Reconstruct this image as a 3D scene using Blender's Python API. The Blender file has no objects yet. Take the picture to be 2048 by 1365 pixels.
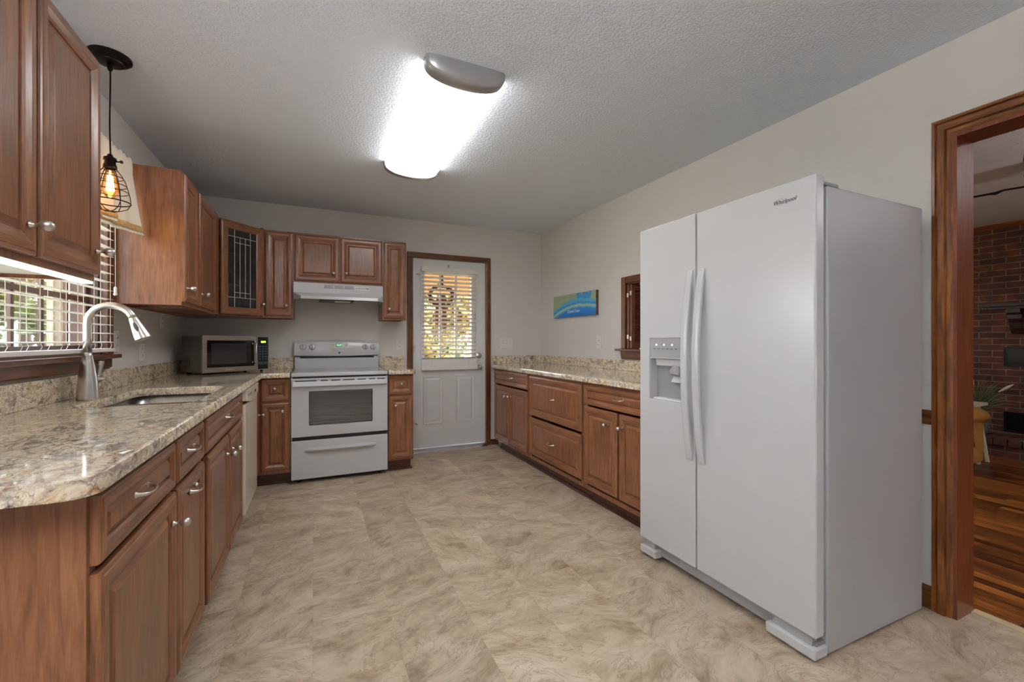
import bpy, math, random
from mathutils import Vector, Matrix, geometry
random.seed(7)
PI = math.pi
SC = bpy.context.scene
COL = SC.collection
R = math.radians

# ------------------------------------------------------------------ camera, world, lights, exposure
cam_d = bpy.data.cameras.new('camera'); cam = bpy.data.objects.new('camera', cam_d); COL.objects.link(cam)
cam_d.sensor_width = 36.0; cam_d.lens = 870.0 / 2048.0 * 36.0; cam_d.clip_start = 0.02
cam.location = (0, 0, 1.169); cam.rotation_euler = (R(90), 0, -R(24.45))
SC.camera = cam
SC.view_settings.view_transform = 'Standard'; SC.view_settings.look = 'None'
SC.view_settings.exposure = 1.57; SC.view_settings.gamma = 1.0; SC.view_settings.use_curve_mapping = False
SC.cycles.max_bounces = 10; SC.cycles.diffuse_bounces = 5; SC.cycles.transparent_max_bounces = 16
SC.cycles.sample_clamp_indirect = 6.0

W = bpy.data.worlds.new('world'); SC.world = W; W.use_nodes = True
wn = W.node_tree.nodes; wl = W.node_tree.links
sky = wn.new('ShaderNodeTexSky'); sky.sky_type = 'PREETHAM'; sky.turbidity = 4.0
sky.sun_direction = (0.55, 0.1, 0.8)
bgn = wn['Background']; mixw = wn.new('ShaderNodeMixRGB'); mixw.inputs[0].default_value = 0.8
mixw.inputs[2].default_value = (0.95, 0.98, 1.0, 1)
wl.new(sky.outputs[0], mixw.inputs[1]); wl.new(mixw.outputs[0], bgn.inputs[0]); bgn.inputs[1].default_value = 5.2
LAMP = 3.6          # kitchen ceiling fixture
KITCHEN_FILL = 38.0        # watts of the unseen fill uplighter added behind the camera
LIVING_FILL = 34.0       # watts of the unseen fill uplighter added in the living room
BULB = 12.0
sun_d = bpy.data.lights.new('sun', 'SUN'); sun_d.energy = 1.6; sun_d.angle = R(2); sun_d.color = (1, .95, .85)
sun = bpy.data.objects.new('sun', sun_d); COL.objects.link(sun)
sun.rotation_euler = (0, R(38), R(6))

# ------------------------------------------------------------------ mesh helper
class M:
    def __init__(s): s.v = []; s.f = []; s.m = []
    def add(s, vs, fs, mi=0):
        o = len(s.v); s.v += [tuple(v) for v in vs]
        for f in fs: s.f.append(tuple(i + o for i in f)); s.m.append(mi)
        return s
    def box(s, x0, x1, y0, y1, z0, z1, mi=0):
        vs = [(x, y, z) for z in (z0, z1) for y in (y0, y1) for x in (x0, x1)]
        return s.add(vs, [(0, 2, 3, 1), (4, 5, 7, 6), (0, 1, 5, 4), (2, 6, 7, 3), (0, 4, 6, 2), (1, 3, 7, 5)], mi)
    def prism(s, poly, axis, a0, a1, mi=0):
        # poly: 2D points in the plane of the two remaining axes (cyclic order)
        def P(p, a):
            return {'x': (a, p[0], p[1]), 'y': (p[0], a, p[1]), 'z': (p[0], p[1], a)}[axis]
        n = len(poly)
        vs = [P(p, a0) for p in poly] + [P(p, a1) for p in poly]
        fs = [(i, (i + 1) % n, (i + 1) % n + n, i + n) for i in range(n)]
        fs += [tuple(reversed(range(n))), tuple(range(n, 2 * n))]
        return s.add(vs, fs, mi)
    def lathe(s, prof, o=(0, 0, 0), axis=(0, 0, 1), seg=20, mi=0):
        A = Vector(axis).normalized(); U = A.orthogonal().normalized(); V = A.cross(U); O = Vector(o)
        vs = []; fs = []
        for r, t in prof:
            for k in range(seg):
                a = 2 * PI * k / seg
                vs.append(O + A * t + (U * math.cos(a) + V * math.sin(a)) * r)
        for i in range(len(prof) - 1):
            for k in range(seg):
                a = i * seg + k; b = i * seg + (k + 1) % seg
                fs.append((a, b, b + seg, a + seg))
        fs.append(tuple(reversed(range(seg)))); fs.append(tuple(range((len(prof) - 1) * seg, len(prof) * seg)))
        return s.add(vs, fs, mi)
    def tube(s, pts, r, seg=8, mi=0, closed=False, sx=1.0):
        pts = [Vector(p) for p in pts]; n = len(pts); vs = []; fs = []
        rr = r if isinstance(r, (list, tuple)) else [r] * n
        N = None
        for i, p in enumerate(pts):
            if closed: T = (pts[(i + 1) % n] - pts[i - 1]).normalized()
            else: T = (pts[min(i + 1, n - 1)] - pts[max(i - 1, 0)]).normalized()
            if N is None: N = T.orthogonal().normalized()
            else: N = (N - T * N.dot(T)).normalized()
            B = T.cross(N)
            for k in range(seg):
                a = 2 * PI * k / seg
                vs.append(p + (N * math.cos(a) * sx + B * math.sin(a)) * rr[i])
        m = n if closed else n - 1
        for i in range(m):
            for k in range(seg):
                a = i * seg + k; b = i * seg + (k + 1) % seg; c = ((i + 1) % n) * seg
                fs.append((a, b, c + (k + 1) % seg, c + k))
        if not closed:
            fs.append(tuple(reversed(range(seg)))); fs.append(tuple(range((n - 1) * seg, n * seg)))
        return s.add(vs, fs, mi)
    def rings(s, x0, x1, z0, z1, prof, y=0, mv=0, mh=1, cap=True, mcap=None):
        # framed panel facing -Y: prof = [(inset, height)]; side faces mv, top and bottom faces mh
        vs = []; fs = []; o = len(s.v)
        for ins, h in prof:
            vs += [(x0 + ins, y - h, z0 + ins), (x1 - ins, y - h, z0 + ins), (x1 - ins, y - h, z1 - ins), (x0 + ins, y - h, z1 - ins)]
        s.v += vs
        for i in range(len(prof) - 1):
            a = o + i * 4; b = a + 4
            for k, mi in ((0, mh), (1, mv), (2, mh), (3, mv)):
                s.f.append((a + k, a + (k + 1) % 4, b + (k + 1) % 4, b + k)); s.m.append(mi)
        if cap:
            a = o + (len(prof) - 1) * 4
            s.f.append((a, a + 1, a + 2, a + 3)); s.m.append(mv if mcap is None else mcap)
            s.f.append((o + 3, o + 2, o + 1, o)); s.m.append(mv)
        return s
    def hole(s, x0, x1, z0, z1, hx0, hx1, hz0, hz1, y0, y1, mi=0):
        # plate between y0 (front) and y1 with a rectangular hole
        vs = []
        for y in (y0, y1):
            vs += [(x0, y, z0), (x1, y, z0), (x1, y, z1), (x0, y, z1), (hx0, y, hz0), (hx1, y, hz0), (hx1, y, hz1), (hx0, y, hz1)]
        fs = []
        for k in range(4):
            j = (k + 1) % 4
            fs.append((k, j, j + 4, k + 4)); fs.append((k + 8, k + 12, j + 12, j + 8))
            fs.append((k, k + 8, j + 8, j)); fs.append((k + 4, j + 4, j + 12, k + 12))
        return s.add(vs, fs, mi)

def obj(name, m, mats, parent=None, loc=(0, 0, 0), rz=0.0, smooth=False, bevel=0.0, seg=2, auto=None):
    me = bpy.data.meshes.new(name); me.from_pydata(m.v, [], m.f)
    if not isinstance(mats, (list, tuple)): mats = [mats]
    for x in mats: me.materials.append(x)
    me.polygons.foreach_set('material_index', [min(i, len(mats) - 1) for i in m.m])
    if smooth or auto: me.polygons.foreach_set('use_smooth', [True] * len(me.polygons))
    me.update()
    if auto: me.set_sharp_from_angle(angle=R(auto))
    o = bpy.data.objects.new(name, me); COL.objects.link(o)
    o.location = loc; o.rotation_euler = (0, 0, rz)
    if parent: o.parent = parent
    if bevel:
        b = o.modifiers.new('bevel', 'BEVEL'); b.width = bevel; b.segments = seg; b.limit_method = 'ANGLE'; b.angle_limit = R(40)
    return o
def tag(o, label, cat=None, group=None, kind=None):
    if label: o['label'] = label
    if cat: o['category'] = cat
    if group: o['group'] = group
    if kind: o['kind'] = kind
    return o
def thing(name, label, cat, loc=(0, 0, 0), rz=0.0, group=None, kind=None):
    o = bpy.data.objects.new(name, None); COL.objects.link(o); o.location = loc; o.rotation_euler = (0, 0, rz)
    o.empty_display_size = .05
    return tag(o, label, cat, group, kind)
def text(name, body, size, mat, parent, loc, rot=(PI / 2, 0, 0), shear=0.0, ext=0.0004, sx=1.0, align='CENTER'):
    c = bpy.data.curves.new(name, 'FONT'); c.body = body; c.size = size; c.extrude = ext; c.shear = shear
    c.align_x = align; c.align_y = 'CENTER'
    t = bpy.data.objects.new(name, c); COL.objects.link(t)
    bpy.context.view_layer.update()
    me = bpy.data.meshes.new_from_object(t.evaluated_get(bpy.context.evaluated_depsgraph_get()))
    bpy.data.objects.remove(t); me.materials.clear(); me.materials.append(mat)
    o = bpy.data.objects.new(name, me); COL.objects.link(o); o.location = loc; o.rotation_euler = rot; o.scale = (sx, 1, 1)
    if parent: o.parent = parent
    return o

# ------------------------------------------------------------------ materials
def S(r, g, b):
    f = lambda c: (c / 255 / 12.92) if c / 255 <= .04045 else ((c / 255 + .055) / 1.055) ** 2.4
    return (f(r), f(g), f(b), 1)
class N:
    def __init__(s, name):
        s.mat = bpy.data.materials.new(name); s.mat.use_nodes = True
        s.t = s.mat.node_tree; s.p = s.t.nodes['Principled BSDF']; s.out = s.t.nodes['Material Output']
    def n(s, typ, **kw):
        nd = s.t.nodes.new('ShaderNode' + typ)
        for k, v in kw.items():
            if k.startswith('_'): setattr(nd, k[1:], v)
        return nd
    def set(s, nd, idx, v):
        if v is None: return
        if isinstance(v, bpy.types.NodeSocket): s.t.links.new(v, nd.inputs[idx])
        else: nd.inputs[idx].default_value = v
    def math(s, op, a, b=None, c=None):
        nd = s.n('Math', _operation=op); s.set(nd, 0, a); s.set(nd, 1, b); s.set(nd, 2, c); return nd.outputs[0]
    def coords(s, kind='Object'): return s.n('TexCoord').outputs[kind]
    def mapping(s, v, scale=(1, 1, 1), rot=(0, 0, 0), loc=(0, 0, 0)):
        nd = s.n('Mapping'); s.set(nd, 0, v); nd.inputs['Scale'].default_value = scale
        nd.inputs['Rotation'].default_value = rot; nd.inputs['Location'].default_value = loc; return nd.outputs[0]
    def noise(s, v, scale=5, detail=4, rough=.5, dist=0.0, col=False):
        nd = s.n('TexNoise'); s.set(nd, 'Vector', v); s.set(nd, 'Scale', scale); s.set(nd, 'Detail', detail)
        s.set(nd, 'Roughness', rough); s.set(nd, 'Distortion', dist); return nd.outputs[1 if col else 0]
    def ramp(s, f, stops):
        nd = s.n('ValToRGB'); s.set(nd, 0, f); e = nd.color_ramp.elements
        e[0].position, e[0].color = stops[0]; e[1].position, e[1].color = stops[-1]
        for p, c in stops[1:-1]: x = e.new(p); x.color = c
        return nd.outputs[0]
    def mix(s, f, a, b, mode='MIX'):
        nd = s.n('MixRGB', _blend_type=mode); s.set(nd, 0, f); s.set(nd, 1, a); s.set(nd, 2, b); return nd.outputs[0]
    def bump(s, h, strength=.2, dist=.01):
        nd = s.n('Bump'); s.set(nd, 'Height', h); s.set(nd, 'Strength', strength); s.set(nd, 'Distance', dist)
        s.t.links.new(nd.outputs[0], s.p.inputs['Normal'])
    def base(s, c, rough=.5, metal=0, spec=.5, coat=0, coat_r=.1):
        s.set(s.p, 'Base Color', c); s.set(s.p, 'Roughness', rough); s.set(s.p, 'Metallic', metal)
        s.set(s.p, 'Specular IOR Level', spec); s.set(s.p, 'Coat Weight', coat); s.set(s.p, 'Coat Roughness', coat_r); return s
def plain(name, c, rough=.5, metal=0, spec=.5, var=.04, scale=8, bump=0, coat=0, bscale=200):
    k = N(name); co = k.coords()
    nz = k.noise(co, scale, 3)
    lo = tuple(x * (1 - var) for x in c[:3]) + (1,); hi = tuple(min(1, x * (1 + var)) for x in c[:3]) + (1,)
    k.base(k.ramp(nz, [(.3, lo), (.7, hi)]), rough, metal, spec, coat)
    if bump: k.bump(k.noise(co, bscale, 2), bump, .002)
    return k.mat
def emit(name, c, st):
    k = N(name); k.base(c, .5); k.set(k.p, 'Emission Color', c); k.set(k.p, 'Emission Strength', st); return k.mat
def wood(name, dark, mid, light, axis='z', rough=.33, scale=1.0, fig=.35):
    k = N(name); co = k.coords(); oi = k.n('ObjectInfo')
    off = k.n('VectorMath', _operation='SCALE'); cv = k.n('CombineXYZ')
    for i in range(3): k.t.links.new(oi.outputs['Random'], cv.inputs[i])
    k.t.links.new(cv.outputs[0], off.inputs[0]); off.inputs['Scale'].default_value = 37.0
    ad = k.n('VectorMath', _operation='ADD'); k.t.links.new(co, ad.inputs[0]); k.t.links.new(off.outputs[0], ad.inputs[1])
    sc = {'z': (1, 1, .09), 'x': (.09, 1, 1), 'y': (1, .09, 1)}[axis]
    sc2 = {'z': (1, 1, .3), 'x': (.3, 1, 1), 'y': (1, .3, 1)}[axis]
    v = k.mapping(ad.outputs[0], tuple(a * scale for a in sc)); v2 = k.mapping(ad.outputs[0], tuple(a * scale for a in sc2))
    g = k.noise(v, 90, 5, .6, .6); b = k.noise(v2, 6, 3, .5, 1.2)
    f = k.math('ADD', k.math('MULTIPLY', g, 1 - fig), k.math('MULTIPLY', b, fig))
    k.base(k.ramp(f, [(.34, dark), (.5, mid), (.66, light)]), rough, 0, .5, .25, .2)
    k.bump(g, .06, .001)
    return k.mat
CD, CM, CL = S(104, 64, 40), S(136, 88, 58), S(158, 106, 72)
WV = wood('cherry_vertical', CD, CM, CL, 'z'); WH = wood('cherry_horizontal', CD, CM, CL, 'x'); WY = wood('cherry_depth', CD, CM, CL, 'y')
CAB = [WV, WH]
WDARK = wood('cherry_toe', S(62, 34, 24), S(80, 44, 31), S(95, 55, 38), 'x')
TD, TM, TL = S(62, 34, 18), S(98, 56, 29), S(134, 83, 44)
TV = wood('oak_trim_vertical', TD, TM, TL, 'z', .3, .8); TX = wood('oak_trim_x', TD, TM, TL, 'x', .3, .8); TY = wood('oak_trim_y', TD, TM, TL, 'y', .3, .8)
DTV = wood('doorway_trim', S(66, 35, 14), S(116, 66, 28), S(156, 97, 44), 'z', .3, .8); DTY = wood('doorway_trim_head', S(66, 35, 14), S(116, 66, 28), S(156, 97, 44), 'y', .3, .8)
JAMB = wood('jamb_wood', S(92, 44, 24), S(118, 60, 34), S(138, 76, 46), 'z', .32, .8, .2)
SHUT = wood('shutter_wood', S(70, 34, 24), S(112, 60, 38), S(140, 84, 56), 'z', .4)
GAP = plain('dark_gap', S(18, 14, 12), .8)
WALLM = plain('wall_paint', S(213, 210, 205), .62, var=.01, bump=.04, bscale=160)
def ceil_mat(name, c, st=.55):
    k = N(name); co = k.coords()
    a = k.noise(co, 75, 3, .6, .4); b = k.noise(co, 190, 2, .5)
    h = k.math('ADD', k.ramp(a, [(.44, (0, 0, 0, 1)), (.58, (1, 1, 1, 1))]), k.math('MULTIPLY', b, .5))
    k.base(c, .8, 0, .3); k.bump(h, st, .006); return k.mat
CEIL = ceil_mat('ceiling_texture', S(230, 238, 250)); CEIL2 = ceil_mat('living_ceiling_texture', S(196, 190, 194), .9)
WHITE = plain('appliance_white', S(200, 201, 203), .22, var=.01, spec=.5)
WHITE_SHADED = plain('textured_shaded_side', S(172, 173, 176), .33, var=.02, bump=.28, bscale=260)  # appliance white greyed to put the side's shade into the colour
DOORW = plain('door_white_paint', S(222, 222, 222), .4, var=.01)
PLASTIC = plain('white_plastic', S(222, 221, 216), .4, var=.01)
CREAM = plain('cream_enamel', S(232, 224, 208), .25, var=.01)
GREYP = plain('grey_plastic', S(150, 151, 152), .4)
BLACK = plain('black_plastic', S(16, 16, 19), .25)
RUBBER = plain('dark_feet', S(30, 28, 27), .7)
BLIND = plain('blind_white', S(228, 226, 222), .45, var=.01)
CORD = plain('blind_cord', S(205, 198, 185), .8)
NICK = plain('brushed_nickel', S(214, 210, 204), .30, 1.0, var=.03, scale=60)
SATIN = plain('satin_silver', S(178, 178, 182), .38, .75, var=.02)
CHROME = plain('bright_chrome', S(205, 205, 208), .14, 1.0, var=.02)
def steel(name, c, rough, axis):
    k = N(name); v = k.mapping(k.coords(), {'x': (.02, 1, 1), 'z': (1, 1, .02), 'y': (1, .02, 1)}[axis])
    nz = k.noise(v, 300, 2); k.base(c, k.math('ADD', k.math('MULTIPLY', nz, .18), rough - .09), 1.0); return k.mat
STEEL = steel('brushed_steel', S(176, 172, 166), .3, 'x'); SINKM = steel('sink_steel', S(172, 170, 170), .3, 'y')
BRONZE = plain('dark_bronze', S(38, 30, 27), .35, .8, var=.2)
MWSIDE = plain('grey_painted_case', S(120, 116, 112), .45, .3)
def glassy(name, tint=(1, 1, 1, 1), refl=.08):
    k = N(name); t = k.n('BsdfTransparent'); t.inputs[0].default_value = tint
    g = k.n('BsdfGlossy'); g.inputs['Roughness'].default_value = .02
    fr = k.n('LayerWeight'); fr.inputs[0].default_value = .2
    f = k.math('ADD', k.math('MULTIPLY', fr.outputs['Fresnel'], .7), refl)
    mx = k.n('MixShader'); k.t.links.new(f, mx.inputs[0]); k.t.links.new(t.outputs[0], mx.inputs[1]); k.t.links.new(g.outputs[0], mx.inputs[2])
    k.t.links.new(mx.outputs[0], k.out.inputs[0]); return k.mat
GLASS = glassy('window_glass', (1, 1, 1, 1), .02); CABGLASS = glassy('cabinet_glass', (.60, .63, .68, 1), .05)
OVGLASS = glassy('oven_glass', (.70, .72, .76, 1), .12); DRINKG = glassy('drinking_glass', (.85, .9, .9, 1), .3)
BULBG = emit('bulb_glow', (1.0, .62, .25, 1), BULB)

def granite():
    k = N('granite'); co = k.coords()
    wp = k.noise(co, 3.6, 3, .55, 0, True)
    w = k.n('VectorMath', _operation='MULTIPLY_ADD'); k.t.links.new(wp, w.inputs[0]); w.inputs[1].default_value = (.22, .22, .22); k.t.links.new(co, w.inputs[2])
    v = w.outputs[0]
    st = k.mapping(v, (1.7, .8, 1.5), (0, 0, R(-28)))
    base = k.ramp(k.noise(st, 11, 8, .68, .3), [(.32, S(118, 108, 106)), (.41, S(196, 182, 164)), (.48, S(240, 227, 204)), (.58, S(240, 222, 190)), (.68, S(204, 160, 112))])
    def web(scale, wd):
        vo = k.n('TexVoronoi', _feature='DISTANCE_TO_EDGE'); w2 = k.n('VectorMath', _operation='MULTIPLY_ADD'); k.t.links.new(k.noise(co, 34, 3, .6, 0, True), w2.inputs[0]); w2.inputs[1].default_value = (.075, .075, .075); k.t.links.new(st, w2.inputs[2])
        k.t.links.new(w2.outputs[0], vo.inputs['Vector']); vo.inputs['Scale'].default_value = scale
        return k.ramp(vo.outputs['Distance'], [(.0, (1, 1, 1, 1)), (wd, (0, 0, 0, 1))])
    m1 = k.ramp(k.noise(v, 6, 4, .65), [(.36, (0, 0, 0, 1)), (.58, (1, 1, 1, 1))])
    c1 = k.mix(k.math('MULTIPLY', k.math('MULTIPLY', web(20, .11), m1), .8), base, S(84, 62, 48))
    c1 = k.mix(k.math('MULTIPLY', k.math('MULTIPLY', web(38, .12), k.math('SUBTRACT', 1, m1)), .55), c1, S(104, 84, 66))
    sp = k.ramp(k.noise(st, 30, 7, .78), [(.57, (0, 0, 0, 1)), (.64, (1, 1, 1, 1))])
    c2 = k.mix(k.math('MULTIPLY', sp, .85), c1, S(64, 62, 68))
    br = k.ramp(k.noise(k.mapping(v, (1.1, .5, 1.1), (0, 0, R(-28))), 5, 5, .62, .8), [(.60, (0, 0, 0, 1)), (.70, (1, 1, 1, 1))])
    c3 = k.mix(k.math('MULTIPLY', br, .6), c2, S(140, 92, 58))
    fine = k.ramp(k.noise(co, 150, 3, .7), [(.33, (.80, .78, .76, 1)), (.55, (1, 1, 1, 1))])
    k.base(k.mix(1.0, c3, fine, 'MULTIPLY'), .08, 0, .5, .3, .03); return k.mat
GRAN = granite()
def floor_mat():
    k = N('vinyl_stone_tile'); co = k.coords(); sp = k.n('SeparateXYZ'); k.t.links.new(co, sp.inputs[0]); x, y = sp.outputs[0], sp.outputs[1]
    cx = k.math('DIVIDE', k.math('ADD', x, .005), .3025); col = k.math('FLOOR', cx)
    par = k.math('MODULO', k.math('ADD', col, 100), 2)
    cy = k.math('DIVIDE', k.math('ADD', k.math('SUBTRACT', y, .40), k.math('MULTIPLY', par, .305)), .61); row = k.math('FLOOR', cy)
    cv = k.n('CombineXYZ'); k.t.links.new(col, cv.inputs[0]); k.t.links.new(row, cv.inputs[1])
    wnz = k.n('TexWhiteNoise'); wnz.noise_dimensions = '3D'; k.t.links.new(cv.outputs[0], wnz.inputs[0])
    off = k.n('VectorMath', _operation='MULTIPLY_ADD'); k.t.links.new(wnz.outputs['Color'], off.inputs[0]); off.inputs[1].default_value = (30, 30, 30); k.t.links.new(co, off.inputs[2])
    rot = k.n('VectorRotate', _rotation_type='Z_AXIS'); k.t.links.new(off.outputs[0], rot.inputs['Vector'])
    k.t.links.new(k.math('MULTIPLY', k.math('SUBTRACT', wnz.outputs['Value'], .5), 1.6), rot.inputs['Angle'])
    v = rot.outputs[0]
    wp = k.noise(v, 2.0, 3, .5, 0, True); w = k.n('VectorMath', _operation='MULTIPLY_ADD'); k.t.links.new(wp, w.inputs[0]); w.inputs[1].default_value = (.34, .34, .34); k.t.links.new(v, w.inputs[2])
    s1 = k.noise(k.mapping(w.outputs[0], (1.0, 1.9, 1)), 4.2, 14, .72, .25)
    base = k.ramp(s1, [(.32, S(144, 122, 98)), (.43, S(176, 157, 133)), (.54, S(198, 181, 157)), (.68, S(214, 200, 178))])
    s2 = k.noise(k.mapping(w.outputs[0], (1.0, 2.0, 1)), 5, 9, .66, .4)
    vein = k.math('SUBTRACT', 1, k.math('MULTIPLY', k.math('ABSOLUTE', k.math('SUBTRACT', s2, .5)), 60)); vein = k.math('MAXIMUM', vein, 0)
    c1 = k.mix(k.math('MULTIPLY', vein, .5), base, S(126, 98, 72))
    br = k.math('ADD', .9, k.math('MULTIPLY', wnz.outputs['Value'], .18))
    cb = k.n('CombineXYZ')
    for i in range(3): k.t.links.new(br, cb.inputs[i])
    c2 = k.mix(1.0, c1, cb.outputs[0], 'MULTIPLY')
    fx = k.math('FRACT', cx); fy = k.math('FRACT', cy)
    ex = k.math('LESS_THAN', k.math('MINIMUM', fx, k.math('SUBTRACT', 1, fx)), .004); ey = k.math('LESS_THAN', k.math('MINIMUM', fy, k.math('SUBTRACT', 1, fy)), .002)
    seam = k.math('MAXIMUM', ex, ey)
    k.base(k.mix(k.math('MULTIPLY', seam, .18), c2, S(130, 108, 84)), .42, 0, .4); k.bump(s1, .10, .002); return k.mat
def plank_mat():
    k = N('laminate_planks'); co = k.coords(); sp = k.n('SeparateXYZ'); k.t.links.new(co, sp.inputs[0]); x, y = sp.outputs[0], sp.outputs[1]
    cx = k.math('DIVIDE', x, .065); col = k.math('FLOOR', cx)
    w1 = k.n('TexWhiteNoise'); w1.noise_dimensions = '1D'; k.t.links.new(col, w1.inputs['W'])
    cy = k.math('ADD', k.math('DIVIDE', y, .6), k.math('MULTIPLY', w1.outputs['Value'], 5)); row = k.math('FLOOR', cy)
    cv = k.n('CombineXYZ'); k.t.links.new(col, cv.inputs[0]); k.t.links.new(row, cv.inputs[1])
    w2 = k.n('TexWhiteNoise'); k.t.links.new(cv.outputs[0], w2.inputs[0])
    off = k.n('VectorMath', _operation='MULTIPLY_ADD'); k.t.links.new(w2.outputs['Color'], off.inputs[0]); off.inputs[1].default_value = (9, 9, 9); k.t.links.new(co, off.inputs[2])
    g = k.noise(k.mapping(off.outputs[0], (1, .07, 1)), 60, 5, .65, .5)
    f = k.math('ADD', k.math('MULTIPLY', g, .75), k.math('MULTIPLY', w2.outputs['Value'], .3))
    k.base(k.ramp(f, [(.35, S(58, 30, 14)), (.52, S(116, 64, 26)), (.7, S(168, 104, 46))]), .3, 0, .5); return k.mat
def brick_mat():
    k = N('dark_red_brick'); co = k.coords(); sp = k.n('SeparateXYZ'); k.t.links.new(co, sp.inputs[0]); cv = k.n('CombineXYZ')
    k.t.links.new(k.math('ADD', sp.outputs[1], sp.outputs[0]), cv.inputs[0]); k.t.links.new(sp.outputs[2], cv.inputs[1])
    b = k.n('TexBrick'); k.t.links.new(cv.outputs[0], b.inputs['Vector']); b.inputs['Scale'].default_value = 1
    b.inputs['Brick Width'].default_value = .205; b.inputs['Row Height'].default_value = .0665; b.inputs['Mortar Size'].default_value = .005
    b.inputs['Color1'].default_value = S(106, 62, 46); b.inputs['Color2'].default_value = S(80, 50, 40); b.inputs['Mortar'].default_value = S(118, 104, 94)
    nz = k.noise(co, 9, 3); c = k.mix(k.ramp(nz, [(.35, (0, 0, 0, 1)), (.62, (.5, .5, .5, 1))]), b.outputs[0], S(40, 34, 38))
    k.base(c, .85, 0, .2); k.bump(k.math('SUBTRACT', 1, b.outputs['Fac']), .5, .006); return k.mat
FLOORM, PLANK, BRICK = floor_mat(), plank_mat(), brick_mat()
LEATHER = plain('tan_leather', S(196, 146, 72), .42, var=.1, scale=6, bump=.1, bscale=90)

# ------------------------------------------------------------------ the room
XL, XR, YB, YF, CH = -.995, 2.453, 4.57, -2.8, 2.44
def struct(name, m, mats, label, cat, **k):
    return tag(obj(name, m, mats, **k), label, cat, kind='structure')
struct('floor', M().box(-1.13, 2.585, YF - .1, 4.72, -.06, 0), FLOORM, 'beige stone-look vinyl tile kitchen floor', 'floor')
struct('ceiling', M().box(-1.13, 2.585, YF - .1, 4.72, CH, CH + .08), CEIL, 'textured white kitchen ceiling', 'ceiling')
def wall_y(m, x0, x1, y0, y1, op):     # wall running along y with openings (ya, yb, za, zb)
    op = sorted(op); y = y0
    for a, b, za, zb in op:
        m.box(x0, x1, y, a, 0, CH)
        if za > 0: m.box(x0, x1, a, b, 0, za)
        m.box(x0, x1, a, b, zb, CH); y = b
    return m.box(x0, x1, y, y1, 0, CH)
def wall_x(m, y0, y1, x0, x1, op):
    op = sorted(op); x = x0
    for a, b, za, zb in op:
        m.box(x, a, y0, y1, 0, CH)
        if za > 0: m.box(a, b, y0, y1, 0, za)
        m.box(a, b, y0, y1, zb, CH); x = b
    return m.box(x, x1, y0, y1, 0, CH)
WY0, WY1, WZ0, WZ1 = 1.62, 2.885, 1.10, 2.08
struct('wall_left', wall_y(M(), XL - .135, XL, YF, YB + .13, [(WY0, WY1, WZ0, WZ1)]), WALLM, 'light greige left wall behind the sink run', 'wall')
struct('wall_back', wall_x(M(), YB, YB + .13, XL, XR + .13, [(.935, 1.757, 0, 2.05)]), WALLM, 'light greige back wall behind the stove', 'wall')
struct('wall_right', wall_y(M(), XR, XR + .13, YF, YB, [(-.05, .90, 0, 2.04), (2.2, 3.005, 1.10, 1.665)]), WALLM, 'light greige right wall behind the refrigerator', 'wall')
struct('wall_front', M().box(XL - .1, XR + .13, YF - .13, YF, 0, CH), WALLM, 'light greige wall at the dining end of the kitchen', 'wall')

# ---- windows
def frame_yz(m, x0, x1, ya, yb, za, zb, t, mi=0):
    m.box(x0, x1, ya, ya + t, za, zb, mi); m.box(x0, x1, yb - t, yb, za, zb, mi)
    m.box(x0, x1, ya + t, yb - t, za, za + t, mi); m.box(x0, x1, ya + t, yb - t, zb - t, zb, mi); return m
DKW = wood('dark_window_wood', S(48, 28, 20), S(72, 44, 31), S(92, 58, 42), 'z', .5)
w1 = thing('window_1', 'dark wood grid window above the kitchen sink', 'window', kind='structure')
obj('window_frame', frame_yz(M(), -1.10, -.995, WY0, WY1, WZ0, WZ1, .02), DKW, w1)
m = frame_yz(M(), -1.065, -1.03, WY0 + .02, WY1 - .02, WZ0 + .02, WZ1 - .02, .028)
for y in (1.88, 2.08, 2.28, 2.48, 2.68): m.box(-1.052, -1.038, y - .009, y + .009, WZ0 + .04, WZ1 - .04)
for z in (1.375, 1.62, 1.85): m.box(-1.053, -1.037, WY0 + .04, WY1 - .04, z - .012, z + .012)
obj('sash', m, DKW, w1, bevel=.002)
obj('pane', M().box(-1.047, -1.043, WY0 + .04, WY1 - .04, WZ0 + .04, WZ1 - .04), GLASS, w1)
m = M(); m.box(XL, -.96, 1.55, 1.62, 1.10, 2.15); m.box(XL, -.96, 2.885, 2.953, 1.10, 2.15); m.box(XL, -.96, 1.62, 2.885, 2.08, 2.15)
obj('window_casing', m, TV, w1, bevel=.004)
obj('window_sill', M().box(XL, -.938, 1.48, 2.992, 1.079, 1.10), TY, w1, bevel=.004)
m = M(); m.box(XL, -.966, 1.55, 2.953, 1.032, 1.079); m.box(XL, -.972, 1.56, 2.945, 1.024, 1.034); obj('window_apron', m, TY, w1, bevel=.004)
for nm, lc, rt, sx_, sy_ in (('window_portal', (-1.2, 2.25, 1.6), (0, -R(90), 0), .98, 1.30), ('door_portal', (1.33, 4.80, 1.45), (-R(90), 0, 0), .62, 1.0)):
    pl = bpy.data.lights.new(nm, 'AREA'); pl.shape = 'RECTANGLE'; pl.size = sx_; pl.size_y = sy_; pl.cycles.is_portal = True
    po = bpy.data.objects.new(nm, pl); COL.objects.link(po); po.location = lc; po.rotation_euler = rt
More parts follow.
